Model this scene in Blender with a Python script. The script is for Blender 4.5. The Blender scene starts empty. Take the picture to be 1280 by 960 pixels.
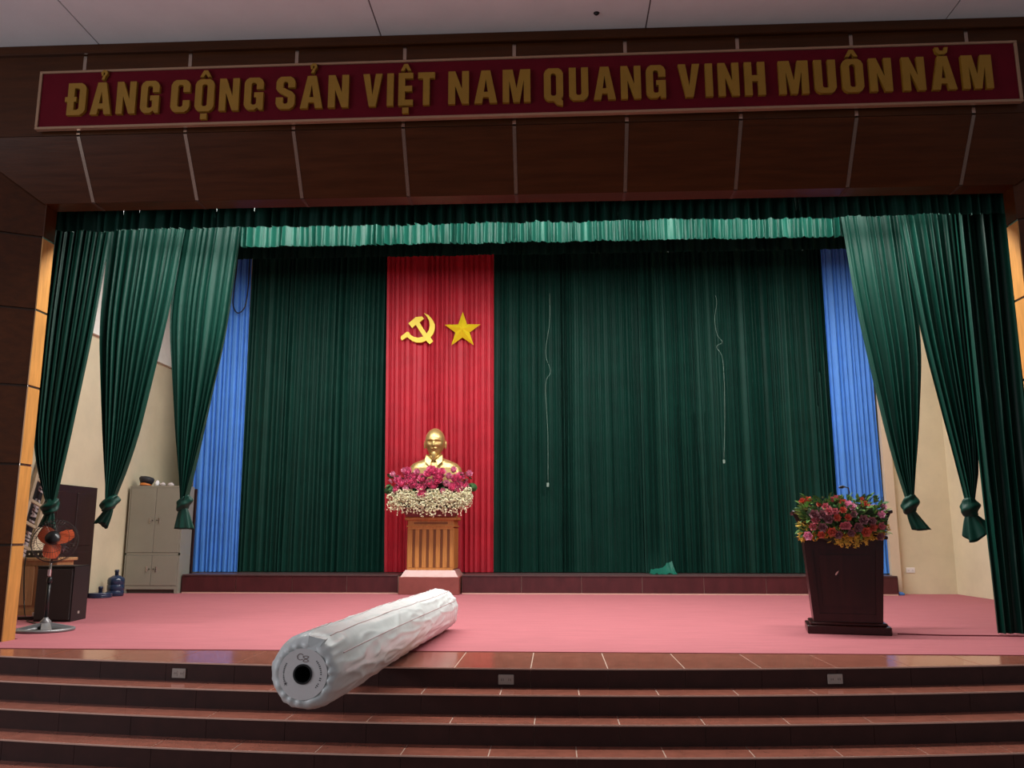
import bpy, bmesh, math, random
from mathutils import Vector, Matrix, noise
from mathutils.geometry import tessellate_polygon
PI = math.pi
S = bpy.context.scene
COL = S.collection
random.seed(7)

# ------------------------------------------------------------------ camera
# stage floor is z = 0, stage depth runs along +Y, the lens is about 30 mm
cam_d = bpy.data.cameras.new('camera')
cam_d.sensor_width = 36.0
cam_d.lens = 1060.0 / 1280.0 * 36.0
cam_d.clip_end = 200
cam = bpy.data.objects.new('camera', cam_d)
COL.objects.link(cam)
cam.location = (0, 0, 1.0)
cam.rotation_euler = (math.radians(90 + 10.16), 0, math.radians(2.9))
S.camera = cam

# ------------------------------------------------------------------ world, lights, exposure
w = bpy.data.worlds.new('world'); S.world = w; w.use_nodes = True
bg = w.node_tree.nodes['Background']
bg.inputs[0].default_value = (0.76, 0.80, 0.86, 1)
bg.inputs[1].default_value = 0.36

def area(name, loc, rot, sx, sy, power, color=(1, 1, 1)):
    l = bpy.data.lights.new(name, 'AREA'); l.shape = 'RECTANGLE'
    l.size = sx; l.size_y = sy; l.energy = power; l.color = color
    o = bpy.data.objects.new(name, l); COL.objects.link(o)
    o.location = loc; o.rotation_euler = rot
    return o
R = math.radians
# lamp battens of the stage, hung behind the pelmets, and an added pelmet wash
area('batten_light_front', (-0.37, 8.93, 4.66), (R(-16), 0, 0), 8.6, 0.14, 430, (1.0, 0.97, 0.93))
area('pelmet_wash_light', (-0.37, 9.14, 5.06), (R(48), 0, 0), 9.4, 0.10, 150, (1.0, 0.98, 0.95))  # added wash to brighten the middle pelmet and tied curtain tops
area('batten_light_rear', (-0.37, 13.0, 5.54), (R(12), 0, 0), 11.5, 0.2, 560, (1.0, 0.97, 0.93))
# daylight from the windows along the left of the hall
area('hall_window_light', (-9.5, 1.0, 2.6), (R(90), 0, R(-70)), 5.0, 2.2, 190, (0.95, 0.93, 1.0))

S.view_settings.view_transform = 'Standard'
S.view_settings.look = 'None'
S.view_settings.gamma = 1
S.view_settings.use_curve_mapping = False
S.view_settings.exposure = 0.0

# ------------------------------------------------------------------ materials
def mat(name, col, rough=0.5, metal=0.0, var=0.0, vscale=8.0, bump=0.0, bscale=40.0, sheen=0.0,
        stretch=(1, 1, 1), col2=None, spec=0.5, coat=0.0, trans=0.0, coords='Object', rvar=0.0):
    m = bpy.data.materials.new(name); m.use_nodes = True
    nt = m.node_tree; b = nt.nodes['Principled BSDF']
    b.inputs['Base Color'].default_value = (*col, 1)
    b.inputs['Roughness'].default_value = rough
    b.inputs['Metallic'].default_value = metal
    b.inputs['Specular IOR Level'].default_value = spec
    b.inputs['Coat Weight'].default_value = coat
    b.inputs['Coat Roughness'].default_value = 0.08
    b.inputs['Transmission Weight'].default_value = trans
    if sheen:
        b.inputs['Sheen Weight'].default_value = sheen
        b.inputs['Sheen Roughness'].default_value = 0.4
        b.inputs['Sheen Tint'].default_value = (*[min(1, c * 3 + .1) for c in col], 1)
    if var or bump or rvar:
        tc = nt.nodes.new('ShaderNodeTexCoord'); mp = nt.nodes.new('ShaderNodeMapping')
        mp.inputs['Scale'].default_value = stretch
        nt.links.new(tc.outputs[coords], mp.inputs['Vector'])
    if var:
        n = nt.nodes.new('ShaderNodeTexNoise'); n.inputs['Scale'].default_value = vscale
        n.inputs['Detail'].default_value = 6; n.inputs['Roughness'].default_value = 0.62
        nt.links.new(mp.outputs[0], n.inputs['Vector'])
        r = nt.nodes.new('ShaderNodeValToRGB')
        c2 = col2 or tuple(c * (1 - var) for c in col)
        r.color_ramp.elements[0].color = (*c2, 1); r.color_ramp.elements[0].position = 0.34
        r.color_ramp.elements[1].color = (*col, 1); r.color_ramp.elements[1].position = 0.66
        nt.links.new(n.outputs['Fac'], r.inputs[0]); nt.links.new(r.outputs[0], b.inputs['Base Color'])
    if rvar:
        n3 = nt.nodes.new('ShaderNodeTexNoise'); n3.inputs['Scale'].default_value = 3.0
        nt.links.new(mp.outputs[0], n3.inputs['Vector'])
        mr = nt.nodes.new('ShaderNodeMapRange')
        mr.inputs['To Min'].default_value = rough; mr.inputs['To Max'].default_value = rough + rvar
        nt.links.new(n3.outputs['Fac'], mr.inputs['Value']); nt.links.new(mr.outputs[0], b.inputs['Roughness'])
    if bump:
        n2 = nt.nodes.new('ShaderNodeTexNoise'); n2.inputs['Scale'].default_value = bscale
        n2.inputs['Detail'].default_value = 4
        nt.links.new(mp.outputs[0], n2.inputs['Vector'])
        bp = nt.nodes.new('ShaderNodeBump'); bp.inputs['Strength'].default_value = bump
        bp.inputs['Distance'].default_value = 0.02
        nt.links.new(n2.outputs['Fac'], bp.inputs['Height']); nt.links.new(bp.outputs[0], b.inputs['Normal'])
    return m

M = {}
M['ceiling'] = mat('ceiling_paint', (0.76, 0.81, 0.83), 0.8, var=0.06, vscale=2)
M['seam'] = mat('ceiling_seam', (0.12, 0.10, 0.11), 0.9)
M['wood_dark'] = mat('wood_panel_dark', (0.066, 0.018, 0.003), 0.30, spec=0.28, var=0.35, vscale=3, stretch=(0.5, 6, 6), bump=0.03, bscale=12, rvar=0.1)
M['wood_jamb'] = mat('wood_jamb_orange', (0.62, 0.29, 0.07), 0.4, var=0.25, vscale=4, stretch=(6, 6, 0.7))
M['wood_groove'] = mat('wood_groove', (0.05, 0.022, 0.010), 0.6, var=0.2)
M['strip'] = mat('steel_strip', (0.55, 0.46, 0.38), 0.25, 1.0)
M['banner_red'] = mat('banner_red', (0.125, 0.003, 0.011), 0.8, var=0.15, vscale=5, spec=0.15)
M['banner_gold'] = mat('letter_gold', (0.33, 0.17, 0.010), 0.6, var=0.12, vscale=6)
M['frame'] = mat('banner_frame', (0.42, 0.27, 0.17), 0.35, 0.5)
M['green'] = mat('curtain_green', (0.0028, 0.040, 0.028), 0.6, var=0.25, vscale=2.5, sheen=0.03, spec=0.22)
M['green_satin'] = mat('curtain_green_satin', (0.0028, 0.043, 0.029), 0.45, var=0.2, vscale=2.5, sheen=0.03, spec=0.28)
M['green_lit'] = mat('curtain_green_lit', (0.010, 0.120, 0.082), 0.42, var=0.2, vscale=2.5, sheen=0.05, spec=0.35)  # lit copy of the curtain green, lamp brightness put into the colour
M['red'] = mat('curtain_red', (0.46, 0.009, 0.026), 0.6, var=0.2, vscale=3, sheen=0.1)
M['blue'] = mat('curtain_blue', (0.075, 0.27, 0.78), 0.6, var=0.12, vscale=3, sheen=0.1)
M['cream'] = mat('cream_plaster', (0.72, 0.63, 0.43), 0.85, var=0.13, vscale=1.3, bump=0.05, bscale=30)
M['cream2'] = mat('cream_plaster_pilaster', (0.66, 0.53, 0.38), 0.85, var=0.13, vscale=1.3)
M['white_paint'] = mat('white_paint', (0.86, 0.84, 0.76), 0.8, var=0.06)
M['carpet'] = mat('carpet_pink_red', (0.44, 0.128, 0.148), 0.95, var=0.14, vscale=5, stretch=(0.35, 2.2, 1), bump=0.25, bscale=260)
M['binding'] = mat('carpet_binding', (0.16, 0.02, 0.03), 0.9)
M['tile'] = mat('granite_red_tile', (0.34, 0.115, 0.078), 0.10, var=0.25, vscale=9, rvar=0.10, bump=0.01, bscale=5)
M['riser'] = mat('granite_dark_riser', (0.045, 0.015, 0.012), 0.5, var=0.3, vscale=9, spec=0.25)
M['grout'] = mat('grout_pale', (0.55, 0.42, 0.34), 0.9)
M['nosing'] = mat('nosing_cut_edge', (0.62, 0.40, 0.32), 0.45)
M['ledge_tile'] = mat('ledge_tile_maroon', (0.082, 0.017, 0.020), 0.35, var=0.35, vscale=7, stretch=(1, 1, 0.4))
M['ledge_top'] = mat('ledge_slab', (0.10, 0.055, 0.055), 0.4, var=0.2)
M['yellow'] = mat('emblem_yellow', (0.78, 0.60, 0.015), 0.42, var=0.05)
M['gold'] = mat('bust_gold', (0.62, 0.44, 0.17), 0.36, 0.65, var=0.12, vscale=6)
M['ped'] = mat('pedestal_orange_wood', (0.56, 0.24, 0.06), 0.4, var=0.25, vscale=5, stretch=(6, 6, 0.6))
M['ped_dark'] = mat('pedestal_groove', (0.20, 0.07, 0.02), 0.5)
M['plinth'] = mat('plinth_maroon', (0.27, 0.075, 0.062), 0.35, var=0.2, vscale=5)
M['plinth_top'] = mat('plinth_bevel', (0.50, 0.27, 0.24), 0.3, var=0.15)
M['bowl'] = mat('planter_maroon', (0.16, 0.03, 0.03), 0.4)
M['mahog'] = mat('lectern_mahogany', (0.030, 0.0045, 0.004), 0.3, var=0.4, vscale=3, stretch=(6, 6, 0.5), spec=0.35)
M['pink'] = mat('petal_pink', (0.98, 0.25, 0.46), 0.6, var=0.2, vscale=20)
M['pink_pale'] = mat('petal_pale_pink', (0.95, 0.45, 0.62), 0.6, var=0.15, vscale=20)
M['white_fl'] = mat('petal_cream', (0.93, 0.92, 0.64), 0.7, var=0.15, vscale=30)
M['leaf'] = mat('leaf_green', (0.07, 0.19, 0.055), 0.5, var=0.4, vscale=8)
M['leaf_lt'] = mat('leaf_light', (0.22, 0.42, 0.10), 0.5, var=0.3, vscale=8)
M['salmon'] = mat('petal_salmon', (0.72, 0.16, 0.10), 0.6, var=0.25, vscale=20)
M['rose_pink'] = mat('petal_rose', (0.72, 0.22, 0.26), 0.6, var=0.25, vscale=20)
M['mauve'] = mat('petal_mauve', (0.34, 0.15, 0.17), 0.6, var=0.25, vscale=20)
M['yellow_fl'] = mat('petal_yellow', (0.74, 0.50, 0.07), 0.6, var=0.3, vscale=20)
M['foam'] = mat('foam_core_green', (0.022, 0.035, 0.012), 0.9)
M['steel_cab'] = mat('cabinet_grey_paint', (0.29, 0.28, 0.225), 0.45, var=0.08, vscale=2)
M['cab_gap'] = mat('cabinet_shadow_gap', (0.10, 0.095, 0.08), 0.7)
M['chrome'] = mat('chrome', (0.55, 0.53, 0.50), 0.25, 1.0)
M['dark_metal'] = mat('dark_metal', (0.06, 0.055, 0.05), 0.35, 0.6)
M['black'] = mat('black_vinyl', (0.016, 0.014, 0.014), 0.5, bump=0.1, bscale=120)
M['black_grille'] = mat('black_grille', (0.022, 0.018, 0.017), 0.6, bump=0.4, bscale=260)
M['black_gloss'] = mat('black_plastic', (0.012, 0.012, 0.013), 0.3)
M['fan_grey'] = mat('fan_grey_metal', (0.24, 0.235, 0.24), 0.35, 0.4)
M['fan_red'] = mat('fan_blade_orange', (0.60, 0.10, 0.035), 0.35)
M['door'] = mat('door_dark_wood', (0.032, 0.012, 0.011), 0.4, var=0.3, vscale=3, stretch=(6, 6, 0.5))
M['desk'] = mat('desk_tan_wood', (0.50, 0.27, 0.12), 0.45, var=0.3, vscale=4, stretch=(6, 6, 0.6))
M['ladder'] = mat('ladder_raw_wood', (0.46, 0.36, 0.24), 0.7, var=0.3, vscale=5)
M['sign_black'] = mat('sign_black', (0.015, 0.013, 0.012), 0.5)
M['sign_silver'] = mat('sign_letter_grey', (0.50, 0.46, 0.44), 0.5)
M['bottle'] = mat('bottle_blue_plastic', (0.025, 0.045, 0.10), 0.15, var=0.2, vscale=6, coat=0.3)
M['bottle_cap'] = mat('bottle_neck_dark', (0.03, 0.04, 0.08), 0.4)
M['wrap'] = mat('roll_plastic_wrap', (0.76, 0.81, 0.80), 0.33, var=0.12, vscale=7, bump=0.0)
M['paper'] = mat('roll_end_paper', (0.74, 0.72, 0.71), 0.7, var=0.06)
M['tape'] = mat('roll_stripe_red', (0.50, 0.34, 0.34), 0.45)
M['ink'] = mat('ink', (0.03, 0.03, 0.035), 0.7)
M['ink_brown'] = mat('ink_marker', (0.22, 0.14, 0.13), 0.7)
M['socket'] = mat('socket_plate_grey', (0.38, 0.33, 0.29), 0.4)
M['socket_w'] = mat('socket_plate_white', (0.80, 0.78, 0.74), 0.4)
M['thread'] = mat('white_thread', (0.20, 0.30, 0.25), 0.7)
M['cap_black'] = mat('cap_black', (0.02, 0.02, 0.025), 0.6)
M['cap_orange'] = mat('cap_band_orange', (0.75, 0.22, 0.04), 0.6)
M['paper_white'] = mat('white_cloth', (0.80, 0.80, 0.80), 0.8)
M['grey_lump'] = mat('grey_cloth', (0.55, 0.48, 0.46), 0.8)
M['hall_floor'] = mat('hall_floor_tile', (0.20, 0.09, 0.07), 0.4, var=0.2)

# ------------------------------------------------------------------ mesh helpers
class MB:
    """collects geometry for ONE mesh object"""
    def __init__(s): s.v = []; s.f = []
    def add(s, vs, fs, mtx=None):
        b = len(s.v)
        s.v += [tuple(mtx @ Vector(v)) if mtx else tuple(v) for v in vs]
        s.f += [tuple(i + b for i in f) for f in fs]
        return s
    def box(s, lo, hi, mtx=None, bev=0.0):
        (x0, y0, z0), (x1, y1, z1) = lo, hi
        if bev:
            bm = bmesh.new(); bmesh.ops.create_cube(bm, size=1)
            for v in bm.verts:
                v.co = Vector(((x0 + x1) / 2 + v.co.x * (x1 - x0), (y0 + y1) / 2 + v.co.y * (y1 - y0), (z0 + z1) / 2 + v.co.z * (z1 - z0)))
            bmesh.ops.bevel(bm, geom=bm.edges[:], offset=bev, segments=1, affect='EDGES')
            bm.verts.index_update()
            s.add([v.co[:] for v in bm.verts], [[v.index for v in f.verts] for f in bm.faces], mtx); bm.free(); return s
        vs = [(x0, y0, z0), (x1, y0, z0), (x1, y1, z0), (x0, y1, z0), (x0, y0, z1), (x1, y0, z1), (x1, y1, z1), (x0, y1, z1)]
        return s.add(vs, [(0, 3, 2, 1), (4, 5, 6, 7), (0, 1, 5, 4), (1, 2, 6, 5), (2, 3, 7, 6), (3, 0, 4, 7)], mtx)
    def hexa(s, bot, top, mtx=None):   # two quads of 4 points each
        return s.add(list(bot) + list(top), [(3, 2, 1, 0), (4, 5, 6, 7), (0, 1, 5, 4), (1, 2, 6, 5), (2, 3, 7, 6), (3, 0, 4, 7)], mtx)
    def tube(s, pts, r, n=8, mtx=None, cap=True):
        pts = [Vector(p) for p in pts]; rs = r if isinstance(r, (list, tuple)) else [r] * len(pts)
        vs = []; fs = []; up = None
        for i, p in enumerate(pts):
            t = (pts[min(i + 1, len(pts) - 1)] - pts[max(i - 1, 0)]).normalized()
            if up is None: up = Vector((0, 0, 1)) if abs(t.z) < .9 else Vector((1, 0, 0))
            a = t.cross(up).normalized(); up = a.cross(t).normalized()
            for k in range(n):
                an = 2 * PI * k / n
                vs.append(p + (a * math.cos(an) + up * math.sin(an)) * rs[i])
        for i in range(len(pts) - 1):
            for k in range(n):
                k2 = (k + 1) % n
                fs.append((i * n + k, i * n + k2, (i + 1) * n + k2, (i + 1) * n + k))
        if cap:
            fs.append(tuple(range(n))); fs.append(tuple((len(pts) - 1) * n + k for k in reversed(range(n))))
        return s.add(vs, fs, mtx)
    def lathe(s, prof, n=24, mtx=None, sx=1, sy=1):
        vs = []; fs = []
        for r, z in prof:
            for k in range(n):
                a = 2 * PI * k / n; vs.append((r * math.cos(a) * sx, r * math.sin(a) * sy, z))
        m = len(prof)
        for i in range(m - 1):
            for k in range(n):
                k2 = (k + 1) % n; fs.append((i * n + k, i * n + k2, (i + 1) * n + k2, (i + 1) * n + k))
        fs.append(tuple(reversed(range(n)))); fs.append(tuple((m - 1) * n + k for k in range(n)))
        return s.add(vs, fs, mtx)
    def poly(s, loops, d0, d1, mtx=None, axis='xz'):
        """extruded flat outline with holes, front at y=d0, back at y=d1"""
        loops = [[Vector((p[0], 0, p[1])) for p in L] for L in loops]
        flat = [p for L in loops for p in L]; n = len(flat)
        tris = tessellate_polygon([[Vector((p.x, p.z, 0)) for p in L] for L in loops])
        vs = [(p.x, d0, p.z) for p in flat] + [(p.x, d1, p.z) for p in flat]
        fs = [tuple(t) for t in tris] + [tuple(n + i for i in reversed(t)) for t in tris]
        b = 0
        for L in loops:
            k = len(L)
            for i in range(k):
                a, c = b + i, b + (i + 1) % k
                fs.append((a, c, n + c, n + a))
            b += k
        return s.add(vs, fs, mtx)
    def build(s, name, m, parent=None, smooth=False, fix=True):
        me = bpy.data.meshes.new(name); me.from_pydata(s.v, [], s.f); me.validate()
        if fix:
            bm = bmesh.new(); bm.from_mesh(me); bmesh.ops.recalc_face_normals(bm, faces=bm.faces[:]); bm.to_mesh(me); bm.free()
        me.materials.append(m)
        if smooth:
            me.shade_smooth()
        me.update()
        o = bpy.data.objects.new(name, me); COL.objects.link(o)
        if parent: o.parent = parent
        return o

def tag(o, label=None, cat=None, group=None, kind=None):
    if label: o['label'] = label
    if cat: o['category'] = cat
    if group: o['group'] = group
    if kind: o['kind'] = kind
    return o
def thing(name, label, cat, loc=(0, 0, 0), rz=0, group=None):
    o = bpy.data.objects.new(name, None); COL.objects.link(o)
    o.location = loc; o.rotation_euler = (0, 0, rz); o.empty_display_size = 0.1
    return tag(o, label, cat, group)
def struct(o): o['kind'] = 'structure'; return o
def inst(src, parent, loc=None, rot=None, scale=None, mtl=None):
    c = src.copy(); COL.objects.link(c); c.parent = parent
    if loc is not None: c.location = loc
    if rot is not None: c.rotation_euler = rot
    if scale is not None: c.scale = scale if isinstance(scale, (tuple, list)) else (scale,) * 3
    return c
def T(x, y, z): return Matrix.Translation((x, y, z))
def RX(a): return Matrix.Rotation(a, 4, 'X')
def RY(a): return Matrix.Rotation(a, 4, 'Y')
def RZ(a): return Matrix.Rotation(a, 4, 'Z')
def SC(x, y, z): return Matrix.Diagonal((x, y, z, 1))

XC = -0.37                 # axis of the stage
WL, WR = -7.70, 6.96       # side walls of the stage
CEIL = 5.95                # hall ceiling
FY, BZ = 7.74, 4.97        # front face of the beam, height where it bends
SY_, SZ = 8.12, 4.41       # lower edge of the sloping face
JL, JR = -5.30, 4.56       # jambs of the opening
HF = -0.87                 # hall floor

# ------------------------------------------------------------------ hall shell
o = struct(MB().box((-12, -4, HF - .1), (11, 9.0, HF)).build('floor', M['hall_floor']))
cl = struct(MB().box((-10.3, -3, CEIL + 0.012), (9.6, 7.9, CEIL + 0.1)).build('ceiling', M['seam']))
cx = [-10.3, -7.5, -4.62, -1.71, 0.935, 3.84, 6.70, 9.6]
for a, b in zip(cx, cx[1:]):
    for y0, y1 in ((-3, 2.4), (2.4, 7.9)):
        MB().box((a + .007, y0 + .007, CEIL), (b - .007, y1 - .007, CEIL + .012)).build('ceiling_panel', M['ceiling'], cl)
fit = MB().lathe([(0.03, 0), (0.026, -0.006), (0.014, -0.008), (0.01, -0.016), (0.014, -0.018)], 14).build('ceiling_fitting', M['black_gloss'])
fit.location = (0.437, 7.43, CEIL - 0.0005); tag(fit, 'tiny black round fitting on the pale ceiling above the banner', 'ceiling fitting')

# ------------------------------------------------------------------ stage shell
ST = 7.4
struct(MB().box((WL - .15, 8.4, -.1), (WL, 17.4, ST)).build('wall_left', M['cream']))
struct(MB().box((WR, 8.4, -.1), (WR + .15, 17.4, ST)).build('wall_right', M['cream']))
bw = struct(MB().box((WL, 17.2, -.1), (WR, 17.4, ST)).build('wall_back', M['cream']))
struct(MB().box((5.99, 15.5, -.003), (WR, 17.2, ST)).build('wall_back_right', M['cream']))
struct(MB().box((5.83, 15.40, 0.0), (5.99, 15.5, ST)).build('trim_pilaster', M['cream2']))
struct(MB().box((WL - .15, 8.5, ST), (WR + .15, 17.4, ST + .1)).build('ceiling_stage', M['wood_groove']))
struct(MB().box((WL, 10.8, 4.32), (WL + .06, 17.2, ST)).build('trim_left', M['white_paint']))
struct(MB().box((WR - .06, 10.8, 4.32), (WR, 15.5, ST)).build('trim_right', M['white_paint']))

# ------------------------------------------------------------------ proscenium beam
beam = struct(MB().box((-9.5, 8.16, SZ + .04), (9.5, 8.32, ST)).build('wall_front', M['wood_groove']))
SEAM = [XC + 1.10 * k for k in range(-4, 5)]
edges = [-6.05] + SEAM + [5.31]
def slopepiece(x0, x1, x0b, x1b, m, nm, d=0.0, t=0.02, za=0.0, zb=1.0):
    """piece of the sloping face between fractions za..zb, pushed out by d"""
    n = Vector((0, -(BZ - SZ), -(SY_ - FY))).normalized()
    def P(x, k, off): return Vector((x, FY + (SY_ - FY) * k, BZ + (SZ - BZ) * k)) + n * off
    mb = MB()
    mb.hexa([P(x0, za, d), P(x1, za, d), P(x1b, zb, d), P(x0b, zb, d)], [P(x0, za, d - t), P(x1, za, d - t), P(x1b, zb, d - t), P(x0b, zb, d - t)])
    return mb.build(nm, m, beam)
g = 0.018
for i, (a, b) in enumerate(zip(edges, edges[1:])):
    a2 = a + (0 if i == 0 else g); b2 = b - (0 if i == len(edges) - 2 else g)
    MB().box((a2, FY, BZ + .006), (b2, FY + .03, CEIL - .1)).build('wood_panel', M['wood_dark'], beam)
    ab = JL if i == 0 else a2; bb = JR if i == len(edges) - 2 else b2
    slopepiece(a2, b2, ab, bb, M['wood_dark'], 'wood_panel')
    MB().box((ab, SY_ + .004, SZ), (bb, 8.34, SZ + .02)).build('soffit_panel', M['wood_dark'], beam)
MB().box((-6.05, FY + .035, BZ), (5.31, FY + .05, CEIL)).build('backing_board', M['wood_groove'], beam)
slopepiece(-6.05, 5.31, JL, JR, M['wood_groove'], 'backing_board', d=-.022, t=.012)
for x in SEAM:
    MB().box((x - .017, FY - .004, 5.70), (x + .017, FY + .02, 5.84)).build('metal_strip', M['strip'], beam)
    MB().box((x - .017, FY - .004, BZ + .01), (x + .017, FY + .02, 5.7)).build('metal_strip', M['strip'], beam)
    slopepiece(x - .017, x + .017, x - .017, x + .017, M['strip'], 'metal_strip', d=.004, t=.02, za=.01, zb=.99)
    MB().box((x - .017, SY_ + .006, SZ - .003), (x + .017, 8.34, SZ + .01)).build('groove_strip', M['wood_groove'], beam)
struct(MB().box((-9.5, FY - .05, CEIL - .1), (9.5, FY + .05, CEIL), bev=.008).build('trim_1', M['wood_dark']))

# splayed wings left and right of the opening, panels between grooves
def wing(name, xj, xo, sgn):
    root = struct(MB().hexa([(xj, 8.18, 0), (xj, 8.34, 0), (xo, 8.34, 0), (xo, 7.80, 0)], [(xj, 8.18, SZ + .0), (xj, 8.34, SZ), (xo, 8.34, BZ), (xo, 7.80, BZ)]).build(name, M['wood_groove']))
    zs = [0.0, 0.915, 1.70, 2.49, 3.28, 4.055, None]
    for k in range(6):
        z0 = zs[k] + (.012 if k else 0)
        zj = SZ if zs[k + 1] is None else zs[k + 1] - .012
        zo = BZ if zs[k + 1] is None else zs[k + 1] - .012
        xo2 = xo
        MB().hexa([(xj, 8.15, z0), (xo2, FY, z0), (xo2, FY + .04, z0), (xj, 8.19, z0)], [(xj, 8.15, zj), (xo2, FY, zo), (xo2, FY + .04, zo), (xj, 8.19, zj)]).build('wood_panel', M['wood_dark'], root)
        MB().box((min(xj, xj + sgn * .012), 8.15, z0), (max(xj, xj + sgn * .012), 8.34, zj)).build('jamb_board', M['wood_jamb'] if k < 5 else M['wood_dark'], root)  # top board in dark wood: shade near the soffit put into its colour
        if k:
            MB().box((min(xj, xj + sgn * .004), 8.155, z0 - .022), (max(xj, xj + sgn * .004), 8.33, z0 - .002)).build('metal_strip', M['strip'], root)
    return root
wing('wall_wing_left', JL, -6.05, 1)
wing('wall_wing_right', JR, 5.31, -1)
for nm, a, b in (('wall_outer_left', -9.5, -6.06), ('wall_outer_right', 5.32, 9.5)):
    r_ = struct(MB().box((a, FY + .03, HF), (b, FY + .15, CEIL - .1)).build(nm, M['wood_groove']))
    for k in range(7):
        MB().box((a, FY, HF + .96 * k), (b, FY + .03, HF + .96 * (k + 1) - .012) if k < 6 else (b, FY + .03, CEIL - .1)).build('wood_panel', M['wood_dark'], r_)

# ------------------------------------------------------------------ curved steps and stage floor
RAD, AP, TR_, RS = 20.5, 6.79, 0.285, 0.145
def arc_y(x, k):       # nosing line of step k
    r = RAD + TR_ * k
    return AP + RAD - math.sqrt(r * r - (x - XC) ** 2)
XL, XR = -6.9, 6.2
def arc_prism(k, yback, z0, z1, inset=0.0):
    n = 26; xs = [XL + (XR - XL) * i / n for i in range(n + 1)]
    fr = [(x, arc_y(x, k) + inset) for x in xs]
    vs = [(x, y, z0) for x, y in fr] + [(x, y, z1) for x, y in fr] + [(x, yback, z0) for x in xs] + [(x, yback, z1) for x in xs]
    m = n + 1; fs = []
    for i in range(n):
        fs += [(i, i + 1, m + i + 1, m + i), (m + i, m + i + 1, 3 * m + i + 1, 3 * m + i), (2 * m + i + 1, 2 * m + i, 3 * m + i, 3 * m + i + 1), (i + 1, i, 2 * m + i, 2 * m + i + 1)]
    fs += [(0, m, 3 * m, 2 * m), (n, 2 * m + n, 3 * m + n, m + n)]
    return MB().add(vs, fs)
def arcbox(xa, xb, k, off0, off1, z0, z1, yb=None, sub=2):
    """tile whose front follows the nosing of step k"""
    xs = [xa + (xb - xa) * i / sub for i in range(sub + 1)]
    mb = MB(); m = sub + 1
    f = [(x, arc_y(x, k) + off0) for x in xs]; b = [(x, yb if yb is not None else arc_y(x, k) + off1) for x in xs]
    vs = [(x, y, z0) for x, y in f] + [(x, y, z1) for x, y in f] + [(x, y, z0) for x, y in b] + [(x, y, z1) for x, y in b]
    fs = []
    for i in range(sub):
        fs += [(i, i + 1, m + i + 1, m + i), (m + i, m + i + 1, 3 * m + i + 1, 3 * m + i), (2 * m + i + 1, 2 * m + i, 3 * m + i, 3 * m + i + 1), (i + 1, i, 2 * m + i, 2 * m + i + 1)]
    fs += [(0, m, 3 * m, 2 * m), (sub, 2 * m + sub, 3 * m + sub, m + sub)]
    return mb.add(vs, fs)
joint0 = [-0.20, -0.42, -0.16, -0.46, -0.25, -0.4]
pitch = [0.59, 0.582, 0.593, 0.587, 0.59, 0.59]
YC = 7.72                                # front edge of the carpet
for k in range(0, 6):
    zt = -RS * k
    zb = HF if k == 5 else zt - RS
    yback = 17.2 if k == 0 else 7.9
    if k == 0:
        base = struct(arc_prism(0, 8.3, HF, -.0035, .022).build('floor_stage_front', M['grout']))
        struct(MB().box((WL, 8.3, HF), (WR, 17.2, -.0035)).build('floor_stage', M['grout']))
    else:
        base = struct(arc_prism(k, 7.6, HF + .002 * k, zt - .0035, .022).build('stair_step', M['grout']))
    p = pitch[k]; j = joint0[k]
    n0 = int(math.floor((XL - j) / p)) ; n1 = int(math.ceil((XR - j) / p))
    for n in range(n0, n1):
        xa, xb = max(XL, j + n * p) + .004, min(XR, j + (n + 1) * p) - .004
        if xb - xa < .05: continue
        if k == 0:
            arcbox(xa, xb, 0, .005, 0, -.0035, 0, yb=YC + .05 if -5.2 < (xa + xb) / 2 < 4.4 else 7.9).build('tread_tile', M['tile'], base)
        else:
            arcbox(xa, xb, k, .005, TR_ + .018, zt - .0035, zt).build('tread_tile', M['tile'], base)
        arcbox(xa - (.0025), xb + .0025, k, .010, .022, zb, zt - .0145).build('riser_tile', M['riser'], base)
    nb = arcbox(XL, XR, k, 0, .0052, zt - .011, zt - .0006, sub=40).build('nosing', M['nosing'], base)
    if k: base['label'] = 'dark red granite step with curved front edge'

# ------------------------------------------------------------------ carpet
cp = MB()
n = 1
for x0, x1, y0, x2, x3, y1 in ((-6.02, 5.28, YC, JL, JR, 8.15), (JL, JR, 8.15, JL, JR, 8.345), (WL + .001, WR - .001, 8.42, WL + .001, WR - .001, 15.5)):
    cp.hexa([(x0, y0, -.003), (x1, y0, -.003), (x3, y1, -.003), (x2, y1, -.003)], [(x0, y0, .004), (x1, y0, .004), (x3, y1, .004), (x2, y1, .004)])
cp.box((JL, 8.345, -.003), (JR, 8.42, .004))
carpet = cp.build('carpet', M['carpet'])
tag(carpet, 'pink red needle felt carpet covering the whole stage floor', 'carpet')
MB().box((-6.02, YC - .022, .0003), (5.28, YC, 0.004)).build('edge_binding', M['binding'], carpet)

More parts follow.
